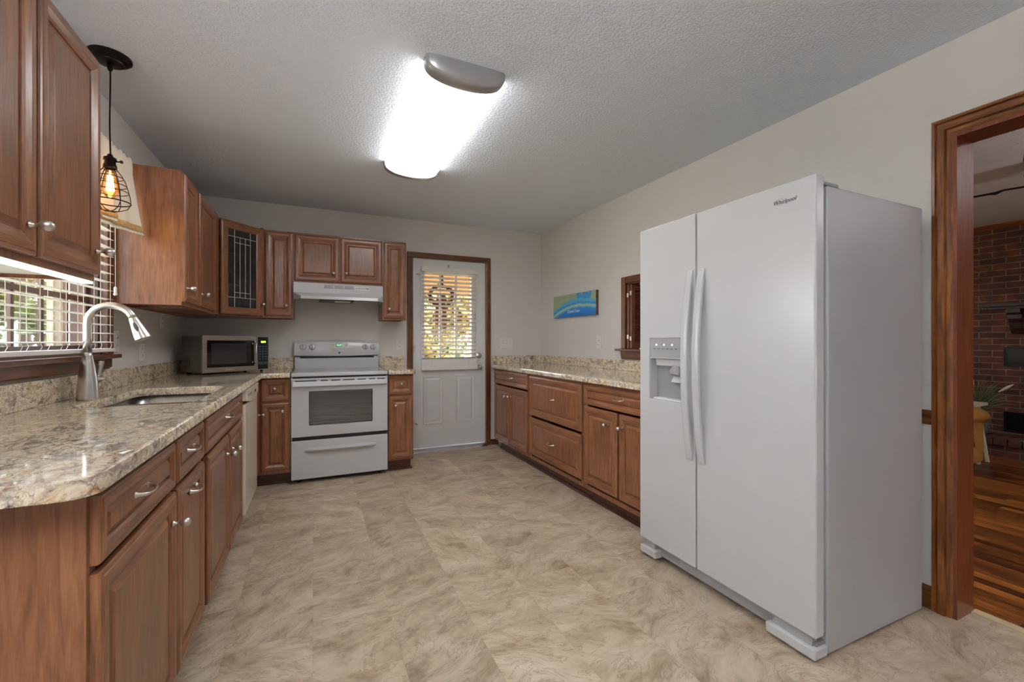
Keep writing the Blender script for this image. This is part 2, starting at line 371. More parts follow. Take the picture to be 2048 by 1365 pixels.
# ---- back door
d1 = thing('door_1', 'white half-glass back door with two raised lower panels', 'door', (0, 0, 0), kind='structure')
DY = YB + .012
m = M().hole(.939, 1.753, .035, 2.043, 1.03, 1.615, .955, 1.925, DY, DY + .042)
obj('door_slab', m, DOORW, d1)
for xa, xb in ((1.04, 1.267), (1.396, 1.63)):
    m = M().rings(xa, xb, .272, .803, [(0, 0), (.008, -.0001), (.014, .006), (.026, .001), (.036, .001), (.050, .007)], DY - .0005, 0, 0)
    obj('raised_panel', m, DOORW, d1)
m = M().hole(1.02, 1.627, .945, 1.935, 1.062, 1.585, .985, 1.893, DY - .010, DY + .045)
obj('glass_frame', m, DOORW, d1, bevel=.004)
m = M()
for x in (1.237, 1.411): m.box(x - .011, x + .011, DY + .004, DY + .03, .985, 1.893)
for z in (1.288, 1.590): m.box(1.062, 1.585, DY + .006, DY + .028, z - .011, z + .011)
obj('muntin', m, DOORW, d1)
obj('pane', M().box(1.062, 1.585, DY + .016, DY + .020, .985, 1.893), GLASS, d1)
kn = obj('deadbolt', M().lathe([(.031, 0), (.031, .008), (.024, .014), (.012, .016), (.012, .03)], (1.672, DY, 1.008), (0, -1, 0), 24), NICK, d1, auto=35)
kn = obj('door_knob', M().lathe([(.032, 0), (.031, .008), (.014, .012), (.012, .03), (.024, .038), (.029, .052), (.024, .064), (.008, .068)], (1.672, DY, .878), (0, -1, 0), 24), NICK, d1, auto=50)
for z in (1.868, 1.085, .30):
    m = M().lathe([(.007, -.045), (.007, .045)], (.934, DY - .008, z), (0, 0, 1), 10); m.box(.935, .965, DY - .004, DY, z - .04, z + .04)
    obj('hinge', m, NICK, d1)
m = M().box(.985, 1.0, DY - .03, DY - .001, 1.872, 1.88); m.lathe([(.004, 0), (.004, .05)], (.97, DY - .025, 1.876), (1, 0, 0), 8); obj('safety_latch', m, NICK, d1)
m = M().tube([(.955, DY - .002, .305), (.965, DY - .06, .305)], .004, 8); m.lathe([(.009, 0), (.009, .012)], (.965, DY - .06, .305), (.16, -1, 0), 12); obj('door_stop', m, CHROME, d1)
obj('door_clip', M().box(1.318, 1.336, DY - .006, DY, 1.945, 1.995), GREYP, d1, bevel=.002)
obj('threshold', M().prism([(YB - .05, 0), (YB - .045, .012), (YB - .01, .03), (YB + .1, .03), (YB + .1, 0)], 'x', .937, 1.755), CHROME, d1)
t1 = thing('trim_1', 'brown oak casing around the white back door', 'trim', kind='structure')
obj('side_casing', M().box(.876, .938, YB - .02, YB, 0, 2.043), TV, t1, bevel=.006)
obj('side_casing', M().box(1.754, 1.808, YB - .02, YB, 0, 2.043), TV, t1, bevel=.006)
obj('head_casing', M().box(.876, 1.808, YB - .02, YB, 2.043, 2.10), TX, t1, bevel=.006)
m = M().box(.935, .9388, YB, YB + .12, 0, 2.05); m.box(1.7535, 1.757, YB, YB + .12, 0, 2.05); m.box(.935, 1.757, YB, YB + .12, 2.0435, 2.05)
obj('door_jamb', m, TV, t1)

# ---- doorway to the living room
t2 = thing('trim_2', 'dark oak casing and jamb of the living room doorway', 'trim', kind='structure')
CPR = [(0, .0), (0, .015), (.05, .019), (.18, .020), (.22, .013), (.27, .019), (.34, .022), (.64, .022), (.70, .012), (.74, .015), (.90, .014), (1, .008), (1, 0)]
def casing(kind):
    n = len(CPR); m = M()
    if kind == 'head': e0 = [(XR - h, -.115 + .068 * a_, 2.115 - .075 * a_) for a_, h in CPR]; e1 = [(XR - h, .965 - .068 * a_, 2.115 - .075 * a_) for a_, h in CPR]
    elif kind == 'far': e0 = [(XR - h, .965 - .068 * a_, 0) for a_, h in CPR]; e1 = [(XR - h, .965 - .068 * a_, 2.115 - .075 * a_) for a_, h in CPR]
    else: e0 = [(XR - h, -.115 + .068 * a_, 0) for a_, h in CPR]; e1 = [(XR - h, -.115 + .068 * a_, 2.115 - .075 * a_) for a_, h in CPR]
    return m.add(e0 + e1, [(i, (i + 1) % n, (i + 1) % n + n, i + n) for i in range(n)] + [tuple(range(n)), tuple(range(2 * n - 1, n - 1, -1))])
obj('side_casing', casing('far'), DTV, t2, auto=25)
obj('side_casing', casing('near'), DTV, t2, auto=25)
obj('head_casing', casing('head'), DTY, t2, auto=25)
m = M().box(XR - .008, XR + .138, .885, .90, 0, 2.04); m.box(XR - .008, XR + .138, -.05, -.035, 0, 2.04); obj('side_jamb', m, JAMB, t2)
obj('head_jamb', M().box(XR - .008, XR + .138, -.035, .885, 2.025, 2.04), JAMB, t2)
struct('trim_3', M().box(XR + .118, XR + .162, -.035, .885, 0, .006), plain('tile_edge_strip', S(196, 176, 140), .5), 'pale strip between tile and plank floors in the doorway', 'trim')
b1 = struct('baseboard_right', M().prism([(XR, 0), (XR - .014, 0), (XR - .014, .085), (XR - .006, .098), (XR, .098)], 'y', .965, 1.8), TY, 'dark wood baseboard beside the doorway casing', 'baseboard')
struct('baseboard_back', M().box(1.808, 1.90, YB - .014, YB, 0, .06), TX, 'short dark wood baseboard right of the back door', 'baseboard')
struct('trim_4', M().prism([(XR, .803), (XR - .012, .806), (XR - .018, .82), (XR - .012, .834), (XR - .018, .85), (XR - .01, .865), (XR, .867)], 'y', .965, 1.8), TY, 'dark wood chair rail stub beside the doorway casing', 'trim')

# ---- pass-through with shutters
t5 = thing('trim_5', 'brown casing and ledge of the wall pass-through', 'trim', kind='structure')
m = M().box(XR - .022, XR, 3.0, 3.058, 1.10, 1.722); m.box(XR - .022, XR, 2.14, 2.2, 1.10, 1.722); obj('side_casing', m, TV, t5, bevel=.006)
obj('head_casing', M().box(XR - .022, XR, 2.2, 3.0, 1.665, 1.722), TY, t5, bevel=.006)
m = M().box(XR, XR + .13, 2.99, 3.005, 1.10, 1.665); m.box(XR, XR + .13, 2.2, 2.215, 1.10, 1.665); m.box(XR, XR + .13, 2.2, 3.005, 1.655, 1.665); obj('opening_liner', m, TV, t5)
obj('ledge', M().box(XR - .055, XR + .13, 2.1, 3.105, 1.083, 1.102), TY, t5, bevel=.004)
m = M().prism([(XR, 1.012), (XR - .018, 1.012), (XR - .022, 1.03), (XR - .03, 1.083), (XR, 1.083)], 'y', 2.14, 3.055); obj('apron', m, TY, t5)
def shutter(x0, y, label):
    t = thing('louvered_shutter', label, 'shutter', (x0, y, 1.105), 0, 'shutters folded in the wall pass-through')
    w, h = .235, .545
    for xa in (0, w - .035): obj('stile', M().box(xa, xa + .035, -.011, .011, 0, h), SHUT, t, bevel=.002)
    for za in (0, h - .05): obj('rail', M().box(.035, w - .035, -.010, .010, za, za + .05), SHUT, t)
    n = 15
    for k in range(n):
        z = .062 + k * (h - .124) / (n - 1)
        obj('louver', M().prism([(-.012, z - .012), (-.009, z - .014), (.012, z + .010), (.009, z + .012)], 'x', .035, w - .035), SHUT, t)
    obj('tilt_rod', M().box(w / 2 - .005, w / 2 + .005, -.022, -.014, .05, h - .05), SHUT, t)
    return t
sh = shutter(XR - .012, 2.972, 'louvered shutter panel folded against the pass-through jamb')
for z in (.10, .455): obj('hinge', M().box(-.004, 0, -.012, .012, z - .018, z + .018), CHROME, sh)
sh = shutter(XR - .012, 2.936, 'inner louvered shutter panel folded over the first one')
for z in (.085, .47): obj('hinge', M().box(-.004, 0, -.012, .012, z - .018, z + .018), CHROME, sh)
sh = shutter(XR + .10, 2.90, 'louvered shutter panel deepest in the pass-through')

# ------------------------------------------------------------------ cabinets
DPROF = [(0, 0), (0, .014), (.003, .018), (.009, .0195), (.012, .0215), (.030, .0215), (.046, .0165), (.054, .013), (.055, .0085), (.061, .0085), (.063, .0095), (.076, .0165), (.079, .0168)]
def front(name, x0, x1, z0, z1, parent, k=1.0):
    s = min(1.0, (x1 - x0) / .225, (z1 - z0) / .20) * k
    pr = [(a * s, h) for a, h in DPROF]
    return obj(name, M().rings(x0, x1, z0, z1, pr, 0, 0, 1), CAB, parent)
def knob(x, z, parent, y=-.0195, mat=None):
    m = M().lathe([(.0085, 0), (.0085, .003), (.005, .006), (.0042, .014), (.0055, .018), (.0105, .022), (.0135, .028), (.014, .034), (.0125, .041), (.008, .046), (.002, .048)], (x, y, z), (0, -1, 0), 20)
    return obj('knob', m, mat or NICK, parent, smooth=True)
def pull(x, z, parent, y=-.0125, w=.088):
    h = w / 2
    prof = [(1.0, 0, .0095), (.995, .003, .0085), (.97, .008, .0058), (.92, .015, .0048), (.84, .0215, .0046), (.70, .0255, .0042), (.5, .0282, .0036), (.25, .0297, .0032), (0, .0302, .0031)]
    pr = prof + [(-a_, b_, c_) for a_, b_, c_ in reversed(prof[:-1])]
    m = M().tube([(x + a_ * h, y - b_, z + .004 * (abs(a_) ** 3 - .5)) for a_, b_, c_ in pr], [c_ for a_, b_, c_ in pr], 12)
    return obj('handle', m, NICK, parent, smooth=True)
def carcass(t, w, d, z0, z1, top=True, toe=True, x0=0.0, open_front=False, toe_left=0.0):
    m = M(); th = .018
    m.box(x0, x0 + th, 0, d, z0, z1, 0); m.box(w - th, w, 0, d, z0, z1, 0)
    m.box(x0 + th, w - th, .018, d, z0 + (0 if toe else .012), z0 + th + (0 if toe else .012), 1); m.box(x0 + th, w - th, d - .008, d, z0, z1, 0)
    if top: m.box(x0 + th, w - th, .018, d, z1 - th, z1, 1)
    obj('cabinet_body', m, CAB, t)
    if not open_front:
        m = M().hole(x0 + th, w - th, z0, z1, x0 + .04, w - .04, z0 + .03, z1 - .03, 0, .018, 0)
        obj('face_frame', m, CAB, t)
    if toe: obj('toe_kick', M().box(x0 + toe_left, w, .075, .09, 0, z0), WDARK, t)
LX, LB = -.4155, .575      # left run: front of the boxes, depth
def left(name, label, y0, y1, z0=.10, z1=.874, **k):
    t = thing(name, label, 'cabinet', (LX, y0, 0), PI / 2, k.pop('group', None)); carcass(t, y1 - y0, LB, z0, z1, **k); return t
c = left('base_cabinet', 'cherry base cabinet at the near end of the sink counter', 1.145, 1.698, top=False)
f = front('drawer', .012, .535, .711, .853, c); pull(.253, .788, f)
f = front('cabinet_door', .012, .548, .092, .693, c); knob(.503, .607, f)
c = left('base_cabinet', 'narrow cherry base cabinet with handles on drawer and door', 1.700, 2.088, top=False)
f = front('drawer', .007, .366, .711, .853, c); pull(.180, .787, f)
f = front('cabinet_door', .010, .378, .098, .693, c); pull(.225, .63, f)
c = left('base_cabinet', 'double-door cherry sink base cabinet under the sink', 2.09, 3.095, top=False)
f = front('drawer_front', .02, .985, .711, .853, c); pull(.505, .787, f)
f = front('cabinet_door', .055, .530, .085, .693, c); knob(.462, .607, f)
f = front('cabinet_door', .548, .985, .085, .693, c); knob(.62, .600, f)
# corner cabinet (L-shaped box, two doors meeting in the corner)
c = thing('corner_base_cabinet', 'cherry corner base cabinet between dishwasher and stove', 'cabinet', (0, 0, 0))
m = M().box(-.98, -.415, 3.722, 3.74, .10, .874, 0); m.box(-.433, -.415, 3.74, 3.97, .10, .874, 0); m.box(-.415, -.176, 3.97, 3.988, .10, .874, 0)
m.box(-.194, -.176, 3.988, 4.56, .10, .874, 0); m.box(-.98, -.2, 4.545, 4.56, .10, .874, 0); m.box(-.99, -.433, 3.74, 4.5, .10, .118, 1)
obj('cabinet_body', m, CAB, c)
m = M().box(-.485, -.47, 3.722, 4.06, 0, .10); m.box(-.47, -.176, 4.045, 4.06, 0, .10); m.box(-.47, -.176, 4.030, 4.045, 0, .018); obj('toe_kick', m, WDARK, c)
sub = thing('cabinet_door', None, None, (LX, 3.72, 0), PI / 2); sub.parent = c
fo = front('door_panel', .012, .225, .13, .853, sub, 1.0); knob(.158, .594, sub)
sub = thing('door_and_drawer', None, None, (-.385, 3.97, 0), 0)
bpy.data.objects.remove(sub)
def back_front(nm, x0, x1, z0, z1, par, kx, kz, yy):
    o = front(nm, x0, x1, z0, z1, par); o.location = (0, yy, 0); kk = knob(kx, kz, o); return o
back_front('drawer', -.383, -.185, .688, .862, c, -.285, .787, 3.97)
back_front('cabinet_door', -.383, -.187, .13, .670, c, -.232, .608, 3.97)
# narrow base right of the stove
c = thing('base_cabinet', 'slim cherry base cabinet between stove and back door', 'cabinet', (0, 0, 0))
m = M().box(.598, .616, 3.972, 4.56, .10, .874, 0); m.box(.80, .818, 3.972, 4.56, .10, .874, 0); m.box(.616, .80, 3.972, 3.99, .10, .874, 0); m.box(.616, .80, 3.99, 4.56, .10, .118, 1)
obj('cabinet_body', m, CAB, c)
m = M().box(.598, .806, 4.035, 4.05, 0, .10); m.box(.791, .806, 4.05, 4.56, 0, .10); m.prism([(4.035, 0), (4.020, 0), (4.020, .008), (4.030, .018), (4.035, .018)], 'x', .598, .82); obj('toe_kick', m, WDARK, c)
back_front('drawer', .602, .812, .695, .860, c, .706, .787, 3.972)
back_front('cabinet_door', .602, .810, .118, .678, c, .655, .598, 3.972)
# right run
RX, RB = 1.795, .655
def right(label, y1, y0, first=False):
    t = thing('base_cabinet', label, 'cabinet', (RX, y1, 0), -PI / 2); w = y1 - y0
    m = M().box(0, .018, 0, RB, .10, .874, 0); m.box(w - .018, w, 0, RB, .10, .874, 0); m.box(.018, w - .018, .018, RB, .10, .118, 1)
    obj('cabinet_body', m, CAB, t)
    obj('face_frame', M().hole(.018, w - .018, .10, .874, .04, w - .04, .13, .85, 0, .018), CAB, t)
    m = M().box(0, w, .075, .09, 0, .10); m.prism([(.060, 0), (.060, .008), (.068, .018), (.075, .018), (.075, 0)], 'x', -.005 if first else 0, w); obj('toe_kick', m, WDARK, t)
    return t
c = right('cherry base cabinet with two slim doors next to the back door', 4.392, 3.553, True)
f = front('drawer', .018, .822, .718, .858, c); pull(.440, .798, f)
f = front('cabinet_door', .018, .414, .125, .702, c); knob(.372, .612, f)
f = front('cabinet_door', .420, .822, .135, .702, c); knob(.462, .614, f)
c = right('cherry base cabinet with two deep stacked drawers', 3.551, 2.670)
f = front('drawer', .015, .867, .502, .852, c); pull(.415, .684, f)
f = front('drawer', .015, .867, .150, .480, c); pull(.415, .313, f)
c = right('cherry base cabinet with two doors beside the refrigerator', 2.668, 1.90)
f = front('drawer', .010, .755, .714, .854, c); pull(.413, .788, f)
f = front('cabinet_door', .010, .393, .150, .700, c); knob(.304, .613, f)
f = front('cabinet_door', .413, .755, .150, .700, c); knob(.452, .616, f)

# ---- wall cabinets
UZ0, UZ1, DZ0, DZ1 = 1.368, 2.118, 1.388, 2.100
def upper(name, label, y0, y1, group=None, inner=None):
    t = thing(name, label, 'cabinet', (-.671, y0, 0), PI / 2, group); w = y1 - y0; d = .322
    m = M().box(0, .018, 0, d, UZ0, UZ1, 0); m.box(w - .018, w, 0, d, UZ0, UZ1, 0); m.box(.018, w - .018, 0, d, UZ1 - .018, UZ1, 1)
    m.box(.018, w - .018, d - .01, d, UZ0, UZ1, 0); m.box(.018, w - .018, 0, .018, UZ0, UZ1 - .018, 0)
    obj('cabinet_body', m, CAB, t)
    obj('underside', M().box(.018, w - .018, .018, d - .01, UZ0 + .012, UZ0 + .022), inner or WH, t)
    return t
c = upper('wall_cabinet', 'cherry wall cabinet at top left cut by the photo edge', 1.13, 1.539, inner=PLASTIC)
f = front('cabinet_door', .020, .404, DZ0, DZ1, c); knob(.366, 1.462, f)
c = upper('wall_cabinet', 'cherry wall cabinet hanging beside the pendant lamp', 1.540, 1.905, inner=PLASTIC)
f = front('cabinet_door', .006, .363, DZ0, DZ1, c); knob(.329, 1.464, f)
# rail under the near cabinets, with a soft glow added to it
tag(obj('glowing_cabinet_rail', M().box(-.70, -.672, 1.14, 1.90, UZ0 - .009, UZ0 - .001), emit('cool_strip', (.92, .96, 1, 1), 0.6)), 'thin white rail with added glow under the near wall cabinets', 'glowing rail')
c = upper('wall_cabinet', 'narrow cherry wall cabinet just right of the sink window', 2.957, 3.287)
f = front('cabinet_door', 0, .302, DZ0, DZ1, c); knob(.022, 1.465, f)
c = upper('wall_cabinet', 'wider cherry wall cabinet left of the glass door cabinet', 3.288, 3.94)
f = front('cabinet_door', .014, .505, DZ0, DZ1, c); knob(.045, 1.466, f)
obj('filler_strip', M().box(.515, .640, -.012, 0, UZ0, UZ1), CAB, c)
# diagonal glass cabinet
c = thing('glass_corner_cabinet', 'cherry diagonal corner cabinet with leaded glass door', 'cabinet', (0, 0, 0))
A, B_ = Vector((-.665, 3.945)), Vector((-.392, 4.237))
pent = [(-.992, 3.945), (-.672, 3.945), (-.405, 4.237), (-.405, 4.567), (-.992, 4.567)]
m = M()
for z0, z1 in ((UZ0, UZ0 + .018), (UZ1 - .018, UZ1)): m.prism(pent, 'z', z0, z1, 1)
m.box(-.992, -.982, 3.945, 4.567, UZ0, UZ1); m.box(-.982, -.405, 4.557, 4.567, UZ0, UZ1)
m.box(-.982, -.69, 3.945, 3.955, UZ0, UZ1); m.box(-.415, -.405, 4.25, 4.557, UZ0, UZ1)
obj('cabinet_body', m, CAB, c)
for z in (1.612, 1.86): obj('shelf', M().prism([(-.98, 3.965), (-.70, 3.965), (-.42, 4.265), (-.42, 4.555), (-.98, 4.555)], 'z', z, z + .014, 1), CAB, c)
th = math.atan2(.257, .257); w = .3635
dd = thing('cabinet_door', None, None, (-.6555, 3.9245, 0), th); dd.parent = c
pr = [(0, 0), (0, .014), (.003, .018), (.009, .0195), (.012, .0215), (.030, .0215), (.050, .0165), (.058, .012), (.058, 0)]
for n_, x0 in (('face_stile', -.02), ('face_stile', w + .002)):
    obj(n_, M().box(x0, x0 + .018, .002, .02, UZ0, UZ1), CAB, dd)
m = M().rings(.004, w - .004, 1.378, DZ1, pr, 0, 0, 1, cap=False)
obj('door_frame', m, CAB, dd)
obj('glass_pane', M().box(.06, w - .06, -.008, -.005, 1.434, DZ1 - .056), CABGLASS, dd)
m = M(); gx0, gx1, gz0, gz1 = .062, w - .062, 1.436, DZ1 - .058; gw = gx1 - gx0
L_ = lambda x0, x1, z0, z1: m.box(x0 - .0016, x1 + .0016, -.0115, -.008, z0 - .0016, z1 + .0016)
xa, xb = gx0 + .22 * gw, gx0 + .78 * gw; xc, xd = gx0 + .41 * gw, gx0 + .60 * gw
za, zb = gz0 + .075, gz1 - .055
L_(xa, xa, gz0, gz1); L_(xb, xb, gz0, gz1); L_(gx0, gx1, za, za); L_(gx0, gx1, zb, zb); L_(xc, xc, za, zb); L_(xd, xd, za, zb)
L_(xa, xb, za + .04, za + .04); L_(xa, xb, zb - .045, zb - .045)
obj('lead_came', m, plain('pale_lead', S(206, 206, 204), .4, .2), dd)
knob(w - .028, 1.473, dd)
gl = obj('drinking_glass', M().lathe([(.028, 0), (.034, .005), (.036, .1), (.030, .1), (.028, .01)], (-.66, 4.23, 1.627), (0, 0, 1), 18), DRINKG, smooth=True)
tag(gl, 'clear drinking glass on the middle shelf behind glass door', 'glass', 'glasses in the corner cabinet')
gl = obj('stemmed_glass', M().lathe([(.03, 0), (.03, .003), (.004, .006), (.004, .06), (.03, .08), (.036, .11), (.03, .14), (.027, .14)], (-.78, 4.12, 1.387), (0, 0, 1), 18), DRINKG, smooth=True)
tag(gl, 'clear stemmed glass on the lowest shelf behind glass door', 'glass', 'glasses in the corner cabinet')
gl = obj('glass_bowl', M().lathe([(.03, 0), (.05, .02), (.075, .05), (.07, .05), (.045, .02), (.02, .012)], (-.58, 4.23, 1.387), (0, 0, 1), 24), glassy('blue_glass', (.35, .55, .85, 1), .25), smooth=True)
tag(gl, 'blue glass bowl at the bottom of the corner cabinet', 'bowl')
# back wall cabinets
def backup(label, x0, x1, z0, doors):
    t = thing('wall_cabinet', label, 'cabinet', (0, 4.242, 0)); d = YB - 4.242 - .003
    m = M().box(x0, x0 + .018, 0, d, z0, UZ1, 0); m.box(x1 - .018, x1, 0, d, z0, UZ1, 0); m.box(x0 + .018, x1 - .018, 0, d, UZ1 - .018, UZ1, 1)
    m.box(x0 + .018, x1 - .018, 0, .018, z0, UZ1 - .018, 0); m.box(x0 + .018, x1 - .018, d - .01, d, z0, UZ1, 0); m.box(x0 + .018, x1 - .018, .018, d - .01, z0 + .012, z0 + .022, 1)
    obj('cabinet_body', m, CAB, t)
    for a, b, kx, kz in doors:
        f = front('cabinet_door', a, b, z0 + .018, 2.103, t); knob(kx, kz, f)
    return t
backup('slim cherry wall cabinet left of the range hood', -.400, -.165, 1.368, [(-.380, -.171, -.220, 1.473)])
backup('short double-door cherry wall cabinet above the range hood', -.164, .586, 1.682, [(-.156, .207, .158, 1.776), (.217, .580, .266, 1.780)])
backup('slim cherry wall cabinet right of the range hood', .588, .806, 1.368, [(.597, .800, .643, 1.470)])

# ------------------------------------------------------------------ countertops
def offset(poly, d):
    n = len(poly); out = []
    for i in range(n):
        p0, p1, p2 = Vector(poly[i - 1]), Vector(poly[i]), Vector(poly[(i + 1) % n])
        e1 = (p1 - p0).normalized(); e2 = (p2 - p1).normalized(); n1 = Vector((-e1.y, e1.x)); n2 = Vector((-e2.y, e2.x))
        b = (n1 + n2); b = b / max(1e-6, b.dot(n1)) if b.length > 1e-6 else n1
        out.append(tuple(p1 + b * d))
    return out
def slab(outer, holes, z0, z1, r=.007):
    m = M(); ti = offset(outer, r); hi = [offset(h, r) for h in holes]      # outer CCW, holes CW
    rings_ = [[(outer, z0), (outer, z1 - r), (offset(outer, r * .3), z1 - r * .3), (ti, z1)]] + [[(h, z0), (h, z1 - r), (offset(h, r * .3), z1 - r * .3), (g, z1)] for h, g in zip(holes, hi)]
    for rg in rings_:
        o = len(m.v); n = len(rg[0][0])
        for pl, z in rg: m.v += [(p[0], p[1], z) for p in pl]
        for i in range(len(rg) - 1):
            for k in range(n):
                a = o + i * n + k; b = o + i * n + (k + 1) % n
                m.f.append((a, b, b + n, a + n)); m.m.append(0)
    for z, ps, flip in ((z1, [ti] + hi, False), (z0, [outer] + holes, True)):
        flat = [Vector((p[0], p[1], 0)) for pl in ps for p in pl]; o = len(m.v); m.v += [(v.x, v.y, z) for v in flat]
        for t in geometry.tessellate_polygon([[Vector((p[0], p[1], 0)) for p in pl] for pl in ps]):
            a, b, c_ = t
            nz = (flat[b] - flat[a]).cross(flat[c_] - flat[a]).z
            if (nz < 0) != flip: a, c_ = c_, a
            m.f.append((o + a, o + b, o + c_)); m.m.append(0)
    return m
def rrect(x0, x1, y0, y1, r, n=6):
    p = []
    for cx, cy, a0 in ((x1 - r, y0 + r, -90), (x1 - r, y1 - r, 0), (x0 + r, y1 - r, 90), (x0 + r, y0 + r, 180)):
        for k in range(n + 1): a = R(a0 + 90 * k / n); p.append((cx + r * math.cos(a), cy + r * math.sin(a)))
    return p
arc = [(-.375 - .05 + .05 * math.cos(R(a)), 1.058 + .05 + .05 * math.sin(R(a))) for a in range(-90, 1, 15)]
outer = [(XL + .002, 1.058)] + arc + [(-.375, 3.895), (-.367, 3.905), (-.178, 3.905), (-.178, YB - .002), (XL + .002, YB - .002)]
hole = list(reversed(rrect(-.850, -.462, 2.175, 2.935, .075)))
ct = thing('countertop', 'L-shaped granite countertop holding the sink and microwave', 'countertop')
obj('counter_slab', slab(outer, [hole], .876, .914), GRAN, ct, auto=40)
m = M().box(XL + .002, XL + .022, 1.058, YB - .002, .914, 1.015); obj('backsplash', m, GRAN, ct, bevel=.003)
m = M().box(XL + .022, -.178, YB - .022, YB - .002, .914, 1.013); obj('backsplash', m, GRAN, ct, bevel=.003)
ct = thing('countertop', 'small granite countertop between stove and back door', 'countertop')
obj('counter_slab', slab([(.594, 3.905), (.815, 3.905), (.825, 3.915), (.825, YB - .024), (.594, YB - .024)], [], .876, .914), GRAN, ct, auto=40)
obj('backsplash', M().box(.594, .845, YB - .022, YB - .002, .914, 1.013), GRAN, ct, bevel=.003)
ct = thing('countertop', 'long granite countertop on the cabinets below the map picture', 'countertop')
obj('counter_slab', slab([(1.755, 1.896), (2.451, 1.896), (2.451, YB - .002), (1.828, YB - .002), (1.755, 4.375)], [], .876, .914), GRAN, ct, auto=40)
obj('backsplash', M().box(2.431, 2.451, 1.896, YB - .022, .914, 1.002), GRAN, ct, bevel=.003)
obj('backsplash', M().box(1.832, 2.451, YB - .022, YB - .002, .914, 1.002), GRAN, ct, bevel=.003)

# ---- sink
sk = thing('sink', 'stainless double-bowl undermount sink in the granite counter', 'sink', (0, 0, 0))
for y0, y1 in ((2.155, 2.54), (2.56, 2.955)):
    p_top = list(rrect(-.868, -.445, y0, y1, .07)); m = M(); n = len(p_top)
    lv = [(p_top, .8755), (offset(p_top, .006), .872), (offset(p_top, .012), .74), (offset(p_top, .03), .715), (offset(p_top, .05), .712)]
    for pl, z in lv: m.v += [(p[0], p[1], z) for p in pl]
    for i in range(len(lv) - 1):
        for k in range(n): a = i * n + k; b = i * n + (k + 1) % n; m.f.append((a, a + n, b + n, b)); m.m.append(0)
    m.f.append(tuple(range((len(lv) - 1) * n, len(lv) * n))); m.m.append(0)
    b = obj('bowl', m, SINKM, sk, smooth=True); sd = b.modifiers.new('solid', 'SOLIDIFY'); sd.thickness = -.0015
    obj('drain', M().lathe([(.042, 0), (.042, .003), (.034, .003), (.03, -.002), (.01, -.002)], (-.665, (y0 + y1) / 2, .7125), (0, 0, 1), 24), CHROME, b, smooth=True)
obj('divider', M().box(-.853, -.46, 2.536, 2.564, .84, .8750), SINKM, sk, bevel=.004)

# ---- faucet
FX, FY = -.893, 2.475
fa = thing('faucet', 'brushed nickel gooseneck pull-down faucet behind the sink', 'faucet', (FX, FY, .9145))
obj('base_body', M().lathe([(.037, 0), (.0365, .01), (.0355, .05), (.031, .10), (.024, .15), (.0165, .19), (.0158, .205)], (0, 0, 0), (0, 0, 1), 32), NICK, fa, smooth=True)
pts = [(0, 0, .205), (0, 0, .27), (0, 0, .32)]; r = .079
for k in range(1, 17): a = R(180 - k * 10.2); pts.append((r + r * math.cos(a), 0, .335 + r * .97 * math.sin(a)))
obj('neck', M().tube(pts, .0150, 20), NICK, fa, smooth=True)
p = Vector(pts[-1]); dr = (Vector(pts[-1]) - Vector(pts[-2])).normalized()
hd = obj('spray_head', M().lathe([(.0158, 0), (.0168, .004), (.0195, .02), (.025, .05), (.0315, .088), (.0325, .098), (.029, .103), (.022, .101)], tuple(p), tuple(dr), 28), NICK, fa, auto=40)
q = p + dr * .045
side = Vector((0, -1, 0)); up_ = dr
m = M()
for k in range(20):
    a = 2 * PI * k / 20; m.v.append(tuple(q + side * .0235 + Vector((dr.x, 0, dr.z)) * .024 * math.sin(a) + Vector((-dr.z, 0, dr.x)) * .008 * math.cos(a)))
for k in range(20):
    a = 2 * PI * k / 20; m.v.append(tuple(q + side * .0275 + Vector((dr.x, 0, dr.z)) * .020 * math.sin(a) + Vector((-dr.z, 0, dr.x)) * .006 * math.cos(a)))
for k in range(20): m.f.append((k, (k + 1) % 20, (k + 1) % 20 + 20, k + 20)); m.m.append(0)
m.f.append(tuple(range(20, 40))); m.m.append(0)
obj('spray_button', m, plain('button_slate', S(82, 82, 84), .4), hd)
m = M().lathe([(.018, .02), (.019, .045), (.017, .062), (.010, .066)], (0, 0, .085), (.35, 1, 0), 20)
m.tube([(.016, .058, .09), (.018, .060, .12), (.024, .066, .165)], [.010, .009, .0105], 12)
obj('lever_handle', m, NICK, fa, auto=50)
tag(obj('white_triangle', M().prism([(-.405, 1.268), (-.392, 1.255), (-.386, 1.295)], 'z', .9143, .9152), plain('matte_white', S(240, 240, 240), .8)), 'tiny white triangle lying on the granite counter edge', 'paper')  # flat white triangle on the counter edge

# ------------------------------------------------------------------ dishwasher
dw = thing('dishwasher', 'cream dishwasher between the sink base and corner cabinet', 'dishwasher', (-.40, 3.099, 0), PI / 2)
obj('tub_body', M().box(.004, .604, .012, .57, .10, .868), CREAM, dw)
obj('door_panel', M().box(.003, .605, -.016, .010, .095, .776), CREAM, dw, bevel=.005)
pr = []
for i in range(13):
    a = i / 12; pr.append((.003 + .602 * a, .800 - .028 * math.sin(PI * a)))
m = M().prism([(.003, .866)] + pr + [(.605, .866)], 'y', -.024, .010); obj('control_panel', m, CREAM, dw, bevel=.003)
obj('latch_button', M().box(.40, .425, -.027, -.024, .815, .835), BLACK, dw)
for k in range(5): obj('control_button', M().box(.07 + .035 * k, .09 + .035 * k, -.0255, -.024, .822, .838), GREYP, dw)
obj('kick_plate', M().box(.003, .605, .05, .062, .005, .092), CREAM, dw)

# ------------------------------------------------------------------ stove
SX0, SX1, SYF = -.1715, .5895, 3.945
st = thing('stove', 'white freestanding electric range with glass oven window', 'stove', (SX0, SYF, 0)); SW = SX1 - SX0
obj('side_body', M().hole(0, SW, .035, .874, .08, .68, .42, .82, .03, .60), WHITE, st)
